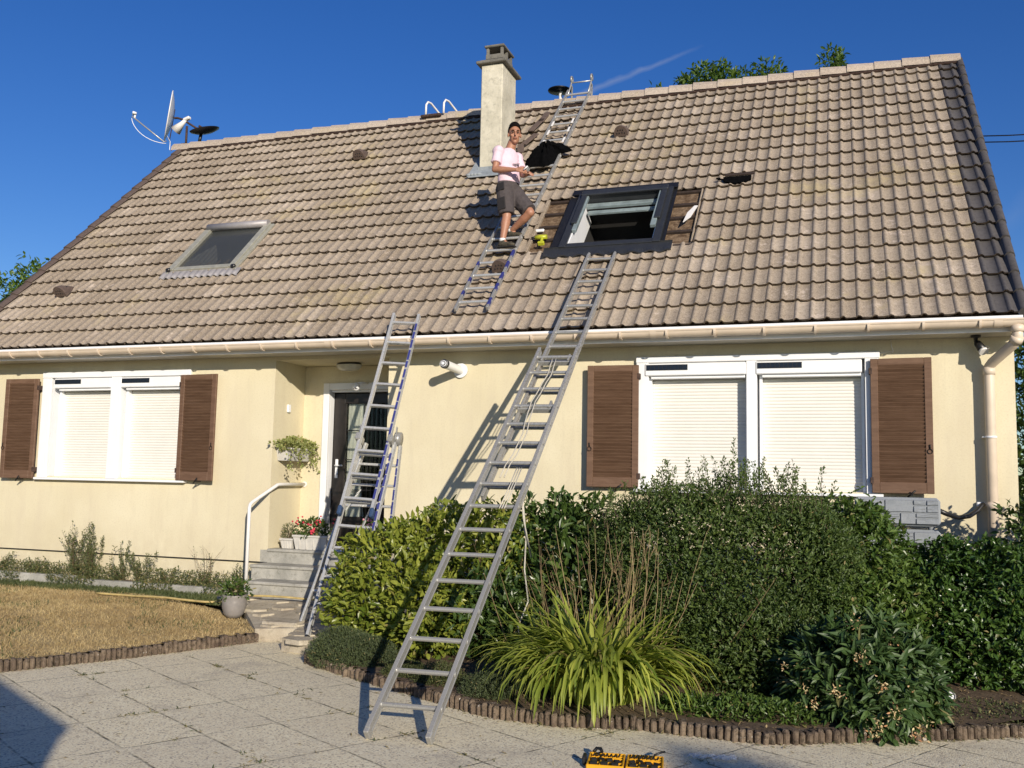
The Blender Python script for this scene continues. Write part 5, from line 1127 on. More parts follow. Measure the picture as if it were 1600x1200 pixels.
# strap leaf clump with dry stalks
def straps(name, label, cat, center, rx, ry, n, L0, L1, w, mat, seed, spread=1.0, seg=7, zb=.07):
    rg = np.random.default_rng(seed); V = []; F = []; C = []
    for i in range(n):
        a = rg.uniform(0, 2*pi); q = rg.random()**.6; bx = center[0]+rx*q*cos(a); by = center[1]+ry*q*sin(a); az = a+rg.normal()*.6
        L = rg.uniform(L0, L1); lean = (.10+.42*q*rg.uniform(.5, 1.3))*spread; curl = rg.uniform(1.4, 3.2)*(1 if rg.random() > .1 else .35); th = lean; p = np.array([bx, by, zb]); ww = w*rg.uniform(.7, 1.2); dirh = np.array([cos(az), sin(az), 0]); side = np.array([-sin(az), cos(az), 0]); col = (np.clip(rg.normal(.5, .3), 0, 1), (rg.random() < .09)*rg.uniform(.5, 1), 0, 1); b0 = len(V)
        for s in range(seg+1):
            t = s/seg; wd = ww*(1-t**2.5)*(.7+.6*min(1, t*4))*.5+.0006; nn = np.array([cos(az)*-cos(th), sin(az)*-cos(th), sin(th)])*wd*.5
            V += [p-side*wd+nn, p, p+side*wd+nn]; C += [col]*3
            th = min(lean+curl*t**1.4*1.15, 2.9); p = p+(dirh*sin(th)+np.array([0, 0, cos(th)]))*L/seg
            if p[2] < .03: p[2] = .03+.01*rg.random()
        for s in range(seg):
            for k in range(2): F.append((b0+s*3+k, b0+s*3+k+1, b0+s*3+3+k+1, b0+s*3+3+k))
    t = thing(name, label, cat, (center[0], center[1], zb)); np_mesh('leaves', V, F, mat, t, C, True); return t
dl = straps('daylily', 'arching clump of bright yellow green strap leaves spilling over the edging beside the long ladder', 'plant', (-1.74, -3.12), .31, .28, 760, .48, .92, .037, LEAFM['lily'], 5, 1.0)
dl['label'] = 'arching clump of yellow green strap leaves spilling over the bed edging'
mb = MB(); r = random.Random(17)
for k in range(62):
    b = Vector((-1.76+r.gauss(0, .26), -2.78+r.uniform(-.22, .22), .1)); lean = (b.x+1.76)*.55+r.gauss(-.02, .13); h = r.uniform(.70, 1.20); tip = b+Vector((lean, r.uniform(-.12, .12), h)); m1 = b.lerp(tip, .35)+Vector((r.gauss(0, .02), r.gauss(0, .02), 0)); m2 = b.lerp(tip, .7)+Vector((r.gauss(0, .03), r.gauss(0, .02), 0))
    c = (r.uniform(0, 1), 0, 0, 1); q = r.uniform(.6, 1.1); mb.tube([b, m1, m2, tip], [.0036*q, .0032*q, .0024*q, .0012], 5, col=c)
    for j in range(r.randint(0, 4)):
        p = m2.lerp(tip, r.uniform(.1, 1)); mb.tube([p, p+Vector((r.gauss(0, .035), r.gauss(0, .02), r.uniform(.03, .10)))], [.0018, .0010], 4, col=c)
mb.build('dry_stalks', LEAFM['stalk'], dl)
straps('strap_plant', 'small dark clump of strap leaves left of the large strap leaf clump', 'plant', (-2.25, -2.75), .22, .2, 90, .35, .75, .020, LEAFM['lily'], 8)
# low mounds along the edging
def mound(name, label, ells, n, mat, seed, L=.022, W=.006):
    return shrub(name, label, 'low plant', ells, n, L, W, mat, seed, .8, .9, .02, 1, 3, .004, lump=.06, shell=.95)
mound('heather_mound', 'low rounded heather cushion at the left tip of the shrub bed', [((-4.08, -2.62, .12), (.30, .20, .22)), ((-3.80, -2.74, .12), (.30, .18, .19))], 15000, LEAFM['heather'], 31, .026, .006)
mound('moss_cushion', 'moss cushion behind the foot of the long ladder on the left', [((-3.30, -3.0, .07), (.20, .12, .12))], 3600, LEAFM['moss'], 32)
mound('moss_cushion', 'moss cushion between the rails of the long ladder', [((-2.95, -3.15, .08), (.22, .13, .15))], 4200, LEAFM['moss'], 33)
mound('moss_cushion', 'moss cushion to the right of the long ladder by the strap leaves', [((-2.50, -3.35, .08), (.20, .13, .14))], 3600, LEAFM['heather'], 34)
mound('ground_cover', 'patch of pale green leafy ground cover along the middle of the right edging', [((-.62, -3.22, .07), (.42, .18, .12)), ((-1.0, -3.15, .05), (.3, .2, .10))], 2600, LEAFM['euon'], 35, .045, .018)
mound('ground_cover', 'brownish sparse ground cover at the right end of the bed', [((.95, -2.45, .07), (.5, .3, .06)), ((1.5, -2.2, .07), (.4, .3, .07))], 1800, LEAFM['moss'], 36, .03, .010)
# litter on the bed
rg = np.random.default_rng(44); n = 2600; P = np.stack([rg.uniform(-3.2, 2.0, n), rg.uniform(-3.55, -1.7, n), np.zeros(n)], 1)
ye = np.interp(P[:, 0], [p[0] for p in E2], [p[1] for p in E2]); k_ = P[:, 1] > ye+.06; P = P[k_]; P[:, 2] = [z_bed(a, b)+.006 for a, b, c in P]; D = rand_dirs(len(P), rg); D[:, 2] *= .15; D = unit(D); Nn = np.tile(np.array([0, 0, 1.]), (len(P), 1)); Nn = unit(Nn-D*np.sum(Nn*D, 1)[:, None])
V, F = leaf_mesh(P, D, Nn, rg.uniform(.015, .045, len(P)), rg.uniform(.006, .016, len(P)), .3, -.1); c = np.zeros((len(P), 4)); c[:, 0] = rg.random(len(P)); c[:, 1] = 0; c[:, 3] = 1
o = np_mesh('leaf_litter', V, F, LEAFM['stalk'], None, np.repeat(c, 7, 0)); tag(o, 'dry leaves and twigs scattered on the bed', 'leaf litter'); o['kind'] = 'stuff'

# dry lawn blades
def blades(name, region, n, mat, seed, h0, h1, zf, label, cat, green=0.0, w=.004, ln=.7):
    rg = np.random.default_rng(seed); xs = rg.uniform(region[0], region[1], n*2); ys = rg.uniform(region[2], region[3], n*2); keep = region[4](xs, ys); xs = xs[keep][:n]; ys = ys[keep][:n]; n = len(xs)
    dist = np.hypot(xs, ys+10); z = np.array([zf(a, b) for a, b in zip(xs, ys)]); a = rg.uniform(0, 2*pi, n); h = rg.uniform(h0, h1, n)*(1+.3*np.sin(xs*9)*np.cos(ys*11)); lean = rg.normal(0, ln, n); b = rg.uniform(0, 2*pi, n); W_ = w*rg.uniform(.7, 1.4, n)
    P = np.stack([xs, ys, z-.004], 1); s = np.stack([np.cos(a), np.sin(a), 0*a], 1)*W_[:, None]; tip = P+np.stack([np.cos(b)*lean*h, np.sin(b)*lean*h, h], 1); mid = P*.5+tip*.5+np.stack([0*a, 0*a, h*.12], 1)
    V = np.stack([P-s, P+s, mid+s*.7, mid-s*.7, tip+s*.12, tip-s*.12], 1).reshape(-1, 3); base = (np.arange(n)*6)[:, None]; F = np.concatenate([base+np.array([[0, 1, 2, 3]]), base+np.array([[3, 2, 4, 5]])], 0)
    c = np.zeros((n, 4)); patch = .5+.5*np.sin(xs*2.3+1)*np.cos(ys*3.1); patch = patch*.5+.5*(.5+.5*np.sin(xs*7.1+ys*4)*np.cos(ys*8.3-xs*2)); c[:, 0] = np.clip(rg.normal(.45, .25, n)+.8*(patch-.5), 0, 1); c[:, 1] = 0; c[:, 3] = 1
    o = np_mesh(name, V, F, mat, None, np.repeat(c, 6, 0)); tag(o, label, cat); o['kind'] = 'stuff'; return o
e1y = lambda ys: np.interp(ys, [p[1] for p in E1], [p[0] for p in E1])
rl_ = (-11.5, -5.4, -6.6, -.60, lambda x, y: (x < e1y(y)-.05) & ~((x > -7.3) & (y > -.7-(x+7.3)*.42)))
blades('dry_grass', rl_, 115000, LEAFM['dry'], 51, .012, .040, z_lawn, 'short dry straw coloured grass of the lawn', 'grass', w=.0024, ln=1.3)
blades('green_grass', (-11.5, -5.4, -6.6, -.60, lambda x, y: (x < e1y(y)-.05) & ~((x > -7.3) & (y > -.7-(x+7.3)*.42)) & (np.sin(x*2.9+1.3)*np.cos(y*3.3+.4)+.4*np.sin(x*9+y*7) > .35)), 9000, LEAFM['weed'], 52, .015, .045, z_lawn, 'green patches in the dry lawn', 'grass')
blades('verge_weeds', (-11.5, -5.9, -1.0, -.34, lambda x, y: (y < -.36) & (y > -.72-np.maximum(0, (x+7.6))*.28) & (x < -6.3)), 11000, LEAFM['weed'], 53, .015, .06, lambda x, y: .19, 'low weeds along the foot of the kerb', 'weeds', w=.006)
# weeds in the paving joints
rg = np.random.default_rng(77); xs = []; ys = []
an = radians(-29.0)
for k in range(500):
    x = rg.uniform(-6.0, -.3); y = rg.uniform(-6, -2.6); u = x*cos(an)+y*sin(an); v = -x*sin(an)+y*cos(an)
    if rg.random() < .5: v = (round(v/.50+JV)-JV)*.50
    else: u = (round(u/.75+JU)-JU)*.75
    x = u*cos(an)-v*sin(an); y = u*sin(an)+v*cos(an)
    if sin(x*3+y*5)+.6*sin(x*11) < .55: continue
    m = rg.integers(2, 9); xs += list(x+rg.normal(0, .014, m)); ys += list(y+rg.normal(0, .012, m))
for i in range(len(E1)-2, len(E1)-1): pass
for (a, b) in list(zip(E1[1:-1], E1[2:]))+list(zip(E2[:-2], E2[1:-1])):
    for k in range(40):
        t_ = rg.random(); xs.append(a[0]+(b[0]-a[0])*t_+rg.uniform(0, .05)); ys.append(a[1]+(b[1]-a[1])*t_-rg.uniform(.03, .07))
xs = np.array(xs); ys = np.array(ys); n = len(xs); P = np.stack([xs, ys, np.full(n, .001)], 1); D = rand_dirs(n, rg); D[:, 2] = np.abs(D[:, 2])*.5; D = unit(D); Nn = unit(np.array([0, 0, 1.])-D*D[:, 2:3]); V, F = leaf_mesh(P, D, Nn, rg.uniform(.012, .04, n), rg.uniform(.004, .010, n))
c = np.zeros((n, 4)); c[:, 0] = rg.random(n); c[:, 1] = (rg.random(n) < .45)*.8; c[:, 3] = 1; o = np_mesh('joint_weeds', V, F, LEAFM['weed'], None, np.repeat(c, 7, 0)); tag(o, 'small weeds growing in the paving joints', 'weeds'); o['kind'] = 'stuff'
# dry twigs and leaves lying on the paving
n = 260; P = np.stack([rg.uniform(-6, .8, n), rg.uniform(-5.8, -3.2, n), np.full(n, .004)], 1); P = P[P[:, 1] < np.interp(P[:, 0], [p[0] for p in E2], [p[1] for p in E2])-.05]; P = P[P[:, 0] > np.interp(P[:, 1], [p[1] for p in E1], [p[0] for p in E1])+.1]; n = len(P)
D = rand_dirs(n, rg); D[:, 2] = .08; D = unit(D); Nn = unit(np.array([0, 0, 1.])-D*D[:, 2:3]); V, F = leaf_mesh(P, D, Nn, rg.uniform(.012, .05, n), rg.uniform(.004, .014, n), .3, -.1); c = np.zeros((n, 4)); c[:, 0] = rg.random(n)*.5; c[:, 1] = .7; c[:, 3] = 1
o = np_mesh('fallen_bits', V, F, LEAFM['stalk'], None, np.repeat(c, 7, 0)); tag(o, 'dry leaf scraps scattered over the paving', 'leaf litter'); o['kind'] = 'stuff'

# planter weeds: tall plants one can tell apart, and low mass
def weed_plant(x, y, z, h, spread, ns, seed, label, leafy=80, name='weed_plant'):
    t = thing(name, label, 'plant', (x, y, z), 'weeds growing in the border below the left window'); r = random.Random(seed); pts = []
    for k in range(ns): pts.append(((x+r.uniform(-.04, .04), y+r.uniform(-.02, .02), z), (x+r.uniform(-spread, spread), y+r.uniform(-.08, .05), z+h*r.uniform(.6, 1.0))))
    sprays(t, pts, LEAFM['weed'], seed, .032, .010, leafy, 'leaves', LEAFM['stalk'])
weed_plant(-9.35, -.10, .27, .74, .26, 24, 61, 'tallest wispy weed in the border below the left window', 85)
weed_plant(-9.12, -.12, .27, .58, .16, 15, 62, 'bushy weed just right of the tallest one in the border', 150)
weed_plant(-8.62, -.10, .27, .50, .12, 7, 63, 'upright leafy weed with stiff stems in the middle of the border', 150)
weed_plant(-8.35, -.12, .27, .38, .26, 15, 64, 'spreading dark weed right of the middle of the border', 150)
weed_plant(-7.35, -.12, .27, .52, .32, 13, 65, 'dry weed of thin bare stalks near the right end of the border', 12)
weed_plant(-6.85, -.12, .25, .30, .16, 7, 66, 'small leafy weed beside the handrail foot', 110)
weed_plant(-10.6, -.12, .27, .30, .30, 12, 67, 'sprawling pale weed at the left end of the border', 120)
weed_plant(-10.0, -.12, .27, .24, .25, 10, 68, 'short leafy weed left of the air grille', 140)
weed_plant(-7.9, -.14, .27, .22, .25, 9, 69, 'low sprawling weed under the right shutter of the left window', 130)
rg = np.random.default_rng(70); n = 10500; P = np.stack([rg.uniform(-11.4, -6.8, n), rg.uniform(-.32, -.02, n), .27+rg.random(n)**1.6*.17], 1); hgt = (np.sin(P[:, 0]*3.1)+np.sin(P[:, 0]*7.7)) > -1.0; P = P[hgt]; drop = (rg.random(len(P)) < .30) & (np.sin(P[:, 0]*5.3) > -.4); P[drop, 1] = -.35-rg.random(drop.sum())*.05; P[drop, 2] = .20+rg.random(drop.sum())*.12; n = len(P); D = rand_dirs(n, rg); D[:, 2] = np.abs(D[:, 2]); Nn = rand_dirs(n, rg); Nn = unit(Nn-D*np.sum(Nn*D, 1)[:, None])
V, F = leaf_mesh(P, D, Nn, rg.uniform(.015, .045, n), rg.uniform(.006, .016, n)); c = np.zeros((n, 4)); c[:, 0] = rg.random(n); c[:, 1] = (rg.random(n) < .25)*.7; c[:, 3] = 1; o = np_mesh('border_weeds', V, F, LEAFM['weed'], None, np.repeat(c, 7, 0)); tag(o, 'low mat of weeds filling the border', 'weeds'); o['kind'] = 'stuff'

# pots and planters
def pot_plant(t, c, r_, h, n, L, Wd, mat, seed, stems=4, dead=.05, name='foliage'):
    rg = np.random.default_rng(seed); P, O = blob_pts([(c, (r_[0], r_[1], h))], n, rg, .6, .2); m = len(P); D = unit(O+rand_dirs(m, rg)*.6+np.array([0, 0, .3])); Nn = rand_dirs(m, rg); Nn[:, 2] += .6; Nn = unit(Nn-D*np.sum(Nn*D, 1)[:, None]); V, F = leaf_mesh(P, D, Nn, L*rg.uniform(.6, 1.2, m), Wd*rg.uniform(.7, 1.2, m)); cc = np.zeros((m, 4)); cc[:, 0] = rg.random(m); cc[:, 1] = (rg.random(m) < dead)*.8; cc[:, 3] = 1
    np_mesh(name, V, F, mat, t, np.repeat(cc, 7, 0)); mb = MB(); rr_ = random.Random(seed)
    for k in range(stems): mb.tube([(c[0]+rr_.uniform(-.3, .3)*r_[0], c[1], c[2]-h*.9), (c[0]+rr_.uniform(-.7, .7)*r_[0], c[1]+rr_.uniform(-.5, .5)*r_[1], c[2]+h*.6)], [.004, .002], 5)
    mb.build('stems', M['bark'], t)
t = thing('wall_planter', 'pale trough of trailing yellow green ivy on the porch side wall', 'planter', (-6.48, .34, 1.80))
g = MB(); vs = []
for (x0, x1, y0, y1, z) in ((-6.58, -6.42, .12, .56, 1.80), (-6.58, -6.37, .08, .60, 1.94)): vs += [(x0, y0, z), (x1, y0, z), (x1, y1, z), (x0, y1, z)]
g.add(vs, [(3, 2, 1, 0), (0, 1, 5, 4), (1, 2, 6, 5), (2, 3, 7, 6), (3, 0, 4, 7)]); g.box(-6.58, -6.36, .07, .61, 1.935, 1.955, .004); g.build('trough', M['potw'], t)
pot_plant(t, (-6.46, .33, 1.99), (.13, .36), .09, 900, .040, .030, LEAFM['pale'], 81, 6)
rg = np.random.default_rng(82); pts = []
for k in range(13): y = rg.uniform(.0, .68); pts.append(((-6.37, y, 1.97), (-6.33+rg.uniform(-.02, .04), y+rg.uniform(-.06, .06), 1.97-rg.uniform(.08, .30))))
sprays(t, pts, LEAFM['pale'], 83, .035, .028, 60, 'trailing_shoots')
t = thing('flower_trough', 'long off white trough with red and pink flowers on the top step', 'planter', (-6.02, .14, .745))
def trough(t, cx, cy, z, w, d, h, fl=.03):
    g = MB(); a = [(-w/2+fl, -d/2+fl), (w/2-fl, -d/2+fl), (w/2-fl, d/2-fl), (-w/2+fl, d/2-fl)]; b = [(-w/2, -d/2), (w/2, -d/2), (w/2, d/2), (-w/2, d/2)]
    g.add([(cx+x, cy+y, z) for x, y in a]+[(cx+x, cy+y, z+h) for x, y in b], [(3, 2, 1, 0), (0, 1, 5, 4), (1, 2, 6, 5), (2, 3, 7, 6), (3, 0, 4, 7)]); g.box(cx-w/2-.008, cx+w/2+.008, cy-d/2-.008, cy+d/2+.008, z+h-.018, z+h+.006, .004)
    for k in range(1, 5): g.obox((cx-w/2+w*k/5, cy-d/2+fl*.45-.003, z+h/2-.01), (1, 0, 0), (0, 1, -fl/h*.0), (0, 0, 1), (.006, .012, h*.8), .002)
    g.build('trough', M['potw'], t)
trough(t, -6.04, .13, .746, .46, .19, .165); pot_plant(t, (-6.04, .13, .99), (.21, .11), .11, 520, .045, .026, LEAFM['dark'], 84, 10)
g = MB(); rg = np.random.default_rng(85)
for k in range(26): c = (-6.04+rg.normal()*.12, .06+rg.normal()*.05, 1.04+abs(rg.normal())*.04); g.ell(c, (.013, .010, .011), 7, 5)
for k in range(7): c = (-5.98+rg.normal()*.018, .0+rg.normal()*.01, .975+rg.normal()*.014); g.ell(c, (.016, .012, .014), 7, 5)
g.build('flowers', M['petal'], t)
t = thing('small_trough', 'small off white planter with wispy grey green plants left of the flower trough', 'planter', (-6.39, .16, .745)); trough(t, -6.39, .16, .746, .17, .15, .115, .02); pot_plant(t, (-6.39, .16, .93), (.09, .07), .10, 260, .05, .008, LEAFM['weed'], 86, 5)
t = thing('flower_pot', 'pot with pink flowers on the porch floor behind the porch ladder', 'flower pot', (-5.30, .30, .73)); g = MB(); g.lathe((-5.30, .30, .73), [(0, 0), (.08, 0), (.11, .16), (.12, .18), (.10, .18), (.09, .14), (0, .14)], 20); g.build('pot', M['terr'], t); pot_plant(t, (-5.30, .28, 1.0), (.15, .12), .12, 300, .05, .03, LEAFM['dark'], 87, 5)
g = MB()
for k in range(16): c = (-5.33+rg.normal()*.07, .18+rg.normal()*.03, 1.06+rg.normal()*.04); g.ell(c, (.016, .012, .014), 7, 5)
g.build('flowers', simple('light pink petals', (.70, .30, .36), .6), t)
t = thing('flower_pot', 'round grey glazed pot with a leafy plant at the corner of the dry lawn', 'flower pot', (-6.14, -1.25, .125)); g = MB(); g.lathe((-6.14, -1.25, .12), [(0, 0), (.075, 0), (.105, .04), (.125, .11), (.128, .17), (.122, .215), (.128, .225), (.120, .235), (.108, .225), (.108, .19), (0, .19)], 28); g.build('pot', M['pot'], t)
pot_plant(t, (-6.13, -1.25, .40), (.15, .13), .10, 420, .05, .022, LEAFM['dark'], 88, 6); pot_plant(t, (-6.22, -1.25, .42), (.05, .05), .09, 60, .05, .008, LEAFM['weed'], 89, 2, .3, 'dry_tuft')

# trees behind
def tree(name, label, cat, base, trunk_h, r0, ells, n, L, Wd, seed, limbs=9, mat=None, group=None):
    t = thing(name, label, cat, base, group); rg = np.random.default_rng(seed); r = random.Random(seed); mb = MB(); b = Vector(base); top = b+Vector((r.uniform(-.3, .3), r.uniform(-.3, .3), trunk_h)); mb.tube([b, b.lerp(top, .5)+Vector((.1, .05, 0)), top], [r0, r0*.75, r0*.5], 10)
    for k in range(limbs):
        e = ells[k % len(ells)]; q = Vector(e[0])+Vector((r.uniform(-.6, .6)*e[1][0], r.uniform(-.6, .6)*e[1][1], r.uniform(-.3, .8)*e[1][2])); s = b.lerp(top, r.uniform(.6, 1)); mb.tube([s, s.lerp(q, .5)+Vector((0, 0, r.uniform(-.2, .4))), q], [r0*.4, r0*.22, r0*.06], 6)
    mb.build('trunk', M['bark'], t)
    P, O = blob_pts(ells, n//5, rg, .6, .22); Ps = []; Ds = []
    for k in range(5): Ps.append(P+rg.normal(size=P.shape)*L*.25); Ds.append(unit(O*.6+rand_dirs(len(P), rg)*.9+np.array([0, 0, .1])))
    P = np.concatenate(Ps); D = np.concatenate(Ds); m = len(P); Nn = unit(rand_dirs(m, rg)*.6+np.array([0, 0, .9])); Nn = unit(Nn-D*np.sum(Nn*D, 1)[:, None]); V, F = leaf_mesh(P, D, Nn, L*rg.uniform(.6, 1.2, m), Wd*rg.uniform(.7, 1.2, m)); c = np.zeros((m, 4)); c[:, 0] = np.clip(rg.normal(.5, .3, m), 0, 1); c[:, 3] = 1
    np_mesh('crown', V, F, mat or LEAFM['tree'], t, np.repeat(c, 7, 0)); return t
G_ = 'trees behind the house'
tree('walnut_tree', 'broadest leafy crown above the ridge to the right of the roof ladder', 'tree', (-3.0, 14.5, 0), 9, .28, [((-3.30, 14, 11.70), (.72, .8, .62)), ((-2.70, 14, 11.58), (.55, .7, .60)), ((-3.1, 14.5, 10.2), (1.4, 1.4, 1.1)), ((-4.62, 14, 11.55), (.24, .4, .42))], 8000, .17, .058, 91, 12, group=G_)
tree('walnut_tree', 'small leafy crown above the ridge just right of the broadest one', 'tree', (-1.6, 14.6, 0), 9, .22, [((-1.78, 14, 11.80), (.42, .5, .42)), ((-2.30, 14, 11.55), (.2, .3, .35)), ((-1.7, 14.4, 10.4), (1.0, 1.2, .9))], 4200, .17, .056, 92, 8, group=G_)
tree('walnut_tree', 'single leafy tuft above the ridge towards the right end of the roof', 'tree', (-.2, 12.6, 0), 8.5, .2, [((-.22, 12, 11.05), (.27, .35, .46)), ((-.2, 12.4, 9.6), (.9, 1.0, .9))], 3000, .16, .052, 93, 7, group=G_)
tree('garden_tree', 'tree crown beyond the left verge of the roof', 'tree', (-25.0, 14.5, 0), 6, .3, [((-24.9, 14, 7.3), (.95, 1.2, 1.2)), ((-26.2, 14, 6.7), (1.3, 1.3, 1.2)), ((-24.2, 14, 6.0), (1.2, 1.4, 1.3)), ((-27.6, 14, 6.0), (1.4, 1.4, 1.3))], 6500, .22, .08, 94, 12)
tree('garden_tree', 'dark green trees close behind the right corner of the house', 'tree', (3.9, 8.6, 0), 3.0, .2, [((3.5, 8.5, 3.5), (1.0, 1.2, 1.3)), ((3.6, 8.0, 2.2), (1.2, 1.3, 1.3)), ((3.3, 8.0, 1.0), (.9, 1.2, 1.2)), ((5.2, 9, 3.2), (1.4, 1.4, 1.6))], 16000, .15, .06, 95, 10, LEAFM['dark'])
tree('garden_tree', 'unseen trunk with small leaf clusters, added to cast a soft shadow on the paving', 'tree', (9.4, -16.5, 0), 3.4, .16, [((9.15, -17.15, 4.92), (.30, .20, .12)), ((9.50, -17.1, 4.80), (.28, .2, .10))], 420, .12, .05, 96, 6)  # added out of view, crown kept small to shape its blurred shadow
# ---------------- the man on the roof ladder ----------------
man = thing('person', 'man in a pale pink t-shirt and charcoal work shorts standing on the roof ladder', 'person', (-3.92, .72, 4.43))
def remesh(mb, name, mat, vox, smooth_it=6, fac=.5, disp=0.0):
    o = mb.build(name+'_src', mat, man); md = o.modifiers.new('r', 'REMESH'); md.mode = 'VOXEL'; md.voxel_size = vox; md.use_smooth_shade = True
    if smooth_it: sm = o.modifiers.new('s', 'SMOOTH'); sm.iterations = smooth_it; sm.factor = fac
    if disp:
        tx = bpy.data.textures.new('folds', 'CLOUDS'); tx.noise_scale = .07; dm = o.modifiers.new('d', 'DISPLACE'); dm.texture = tx; dm.strength = disp; dm.mid_level = .5
    dg = bpy.context.evaluated_depsgraph_get(); me = bpy.data.meshes.new_from_object(o.evaluated_get(dg)); me.name = name
    bpy.data.objects.remove(o); me.materials.clear(); me.materials.append(mat)
    for p in me.polygons: p.use_smooth = True
    n = bpy.data.objects.new(name, me); _link(n, man); ORG[n.name] = ORG[man.name]; return n
def limb(mb, pts, rs, seg=14):
    P_ = [Vector(p) for p in pts]; mb.tube(P_, list(rs), seg)
    for p, r_ in zip(P_, rs): mb.ell(p, (r_, r_, r_), 14, 8)
def V3(*a): return Vector(a)
shR, shL = V3(-4.035, .775, 5.672), V3(-3.895, 1.085, 5.672); LRv = (shL-shR).normalized(); FC = V3(LRv.y, -LRv.x, 0).normalized(); UP = V3(0, 0, 1)
hipR, hipL = V3(-3.958, .808, 5.19), V3(-3.905, .955, 5.19); knR, knL = V3(-3.905, .765, 4.83), V3(-3.635, .86, 4.885); anR, anL = V3(-3.935, .715, 4.515), V3(-3.925, .985, 4.70)
elR, elL = V3(-4.055, .715, 5.42), V3(-3.80, 1.03, 5.43); wrR, wrL = V3(-3.79, .69, 5.385), V3(-3.69, .83, 5.355)
pel = (hipR+hipL)/2+V3(0, 0, .07); chest = (shR+shL)/2+V3(0, 0, -.14); nb = (shR+shL)/2+V3(.012, 0, .065); hc = V3(-3.877, .912, 5.915); hb_ = V3(-3.90, .925, 5.83)
def sect(mb, secs, n=24):
    V = []; F = []
    for (c, a, b) in secs:
        for k in range(n):
            t = 2*pi*k/n; V.append(c+LRv*a*cos(t)+FC*b*(sin(t) if sin(t) > 0 else sin(t)*.9))
    m = len(secs); F = [(i*n+k, i*n+(k+1) % n, (i+1)*n+(k+1) % n, (i+1)*n+k) for i in range(m-1) for k in range(n)]; F += [tuple(range(n))[::-1], tuple(range((m-1)*n, m*n))]; mb.add(V, F, True)
HF = V3(.44, -.89, -.06).normalized(); HR = HF.cross(UP).normalized(); HU = HR.cross(HF).normalized()   # face forward, image right, up
def HP(a, b, c): return hc+(HR*a*1.04+HF*b*1.06+HU*c*1.17)
RH = Matrix((HR, HF, HU)).transposed()
b = MB()
sect(b, [(pel-UP*.09, .13, .09), (pel, .145, .10), (pel+UP*.12, .135, .085), (chest-UP*.04, .145, .095), (chest+UP*.07, .155, .095), (nb-UP*.05, .13, .07), (nb-UP*.015, .085, .062)])
limb(b, [nb-UP*.03, hb_+HF*-.01], [.060, .058]); 
b.ell(HP(0, -.012, .028), (.076, .097, .092), 20, 14, RH); b.ell(HP(0, .012, -.045), (.060, .072, .078), 18, 12, RH); b.ell(HP(0, .045, -.090), (.030, .030, .022), 12, 8, RH); b.ell(HP(0, .078, .022), (.048, .014, .012), 12, 8, RH)
limb(b, [HP(0, .084, .012), HP(0, .104, -.028)], [.009, .014], 8); b.ell(HP(0, .083, -.058), (.024, .014, .014), 10, 8, RH)
for s in (-1, 1): b.ell(HP(s*.077, -.008, -.010), (.010, .020, .030), 10, 8, RH); b.ell(HP(s*.040, .060, -.025), (.022, .020, .020), 10, 8, RH)
for (s, e, w) in ((shR, elR, wrR), (shL, elL, wrL)):
    limb(b, [s, s.lerp(e, .5), e], [.052, .046, .038]); limb(b, [e, e.lerp(w, .3), w], [.040, .041, .026])
for (h, k, a) in ((hipR, knR, anR), (hipL, knL, anL)):
    limb(b, [h, h.lerp(k, .5), k], [.088, .075, .056]); limb(b, [k, k.lerp(a, .3), k.lerp(a, .65), a], [.053, .058, .043, .035]); b.ell(k+FC*.018, (.040, .040, .045), 12, 8)
for a, d in ((anR, V3(.98, -.15, -.1)), (anL, V3(.95, -.2, -.05))): limb(b, [a, a+V3(0, 0, -.04)+d*.06], [.034, .03])
def hand(w, d, n, curls, thumb_up, sc=1.0):
    d = Vector(d).normalized(); n = Vector(n); n = (n-d*n.dot(d)).normalized(); s = d.cross(n)      # d along the hand, n out of the back, s across
    limb(b, [w, w+d*.03*sc], [.024, .026]); R_ = Matrix((s, d, n)).transposed(); b.ell(w+d*.055*sc, (.040*sc, .048*sc, .015), 14, 10, R_)
    for i, (off, L) in enumerate(((-.029, .070), (-.010, .080), (.010, .074), (.028, .058))):
        p = w+d*.092*sc+s*off*sc; pts = [p-d*.02]; a = curls[i]*.5; q = p
        for k in range(3): q = q+(d*cos(a)-n*sin(a))*L*sc*(.42, .32, .26)[k]; pts.append(q.copy()); a += curls[i]
        limb(b, pts, [.0095, .0092, .0086, .0075], 8)
    p = w+d*.03*sc-s*.03*sc*thumb_up; limb(b, [p, p+(d*.6-s*.6*thumb_up-n*.35)*.045, p+(d*.95-s*.15*thumb_up-n*.5)*.075], [.012, .011, .009], 8)
hand(wrR, (.93, -.05, -.12), (-.1, -.85, .55), (.55, .65, .7, .8), 1); hand(wrL, (.75, -.55, .0), (.35, .25, .9), (.5, .6, .7, .75), -1)
remesh(b, 'body', M['skin'], .0062, 3)
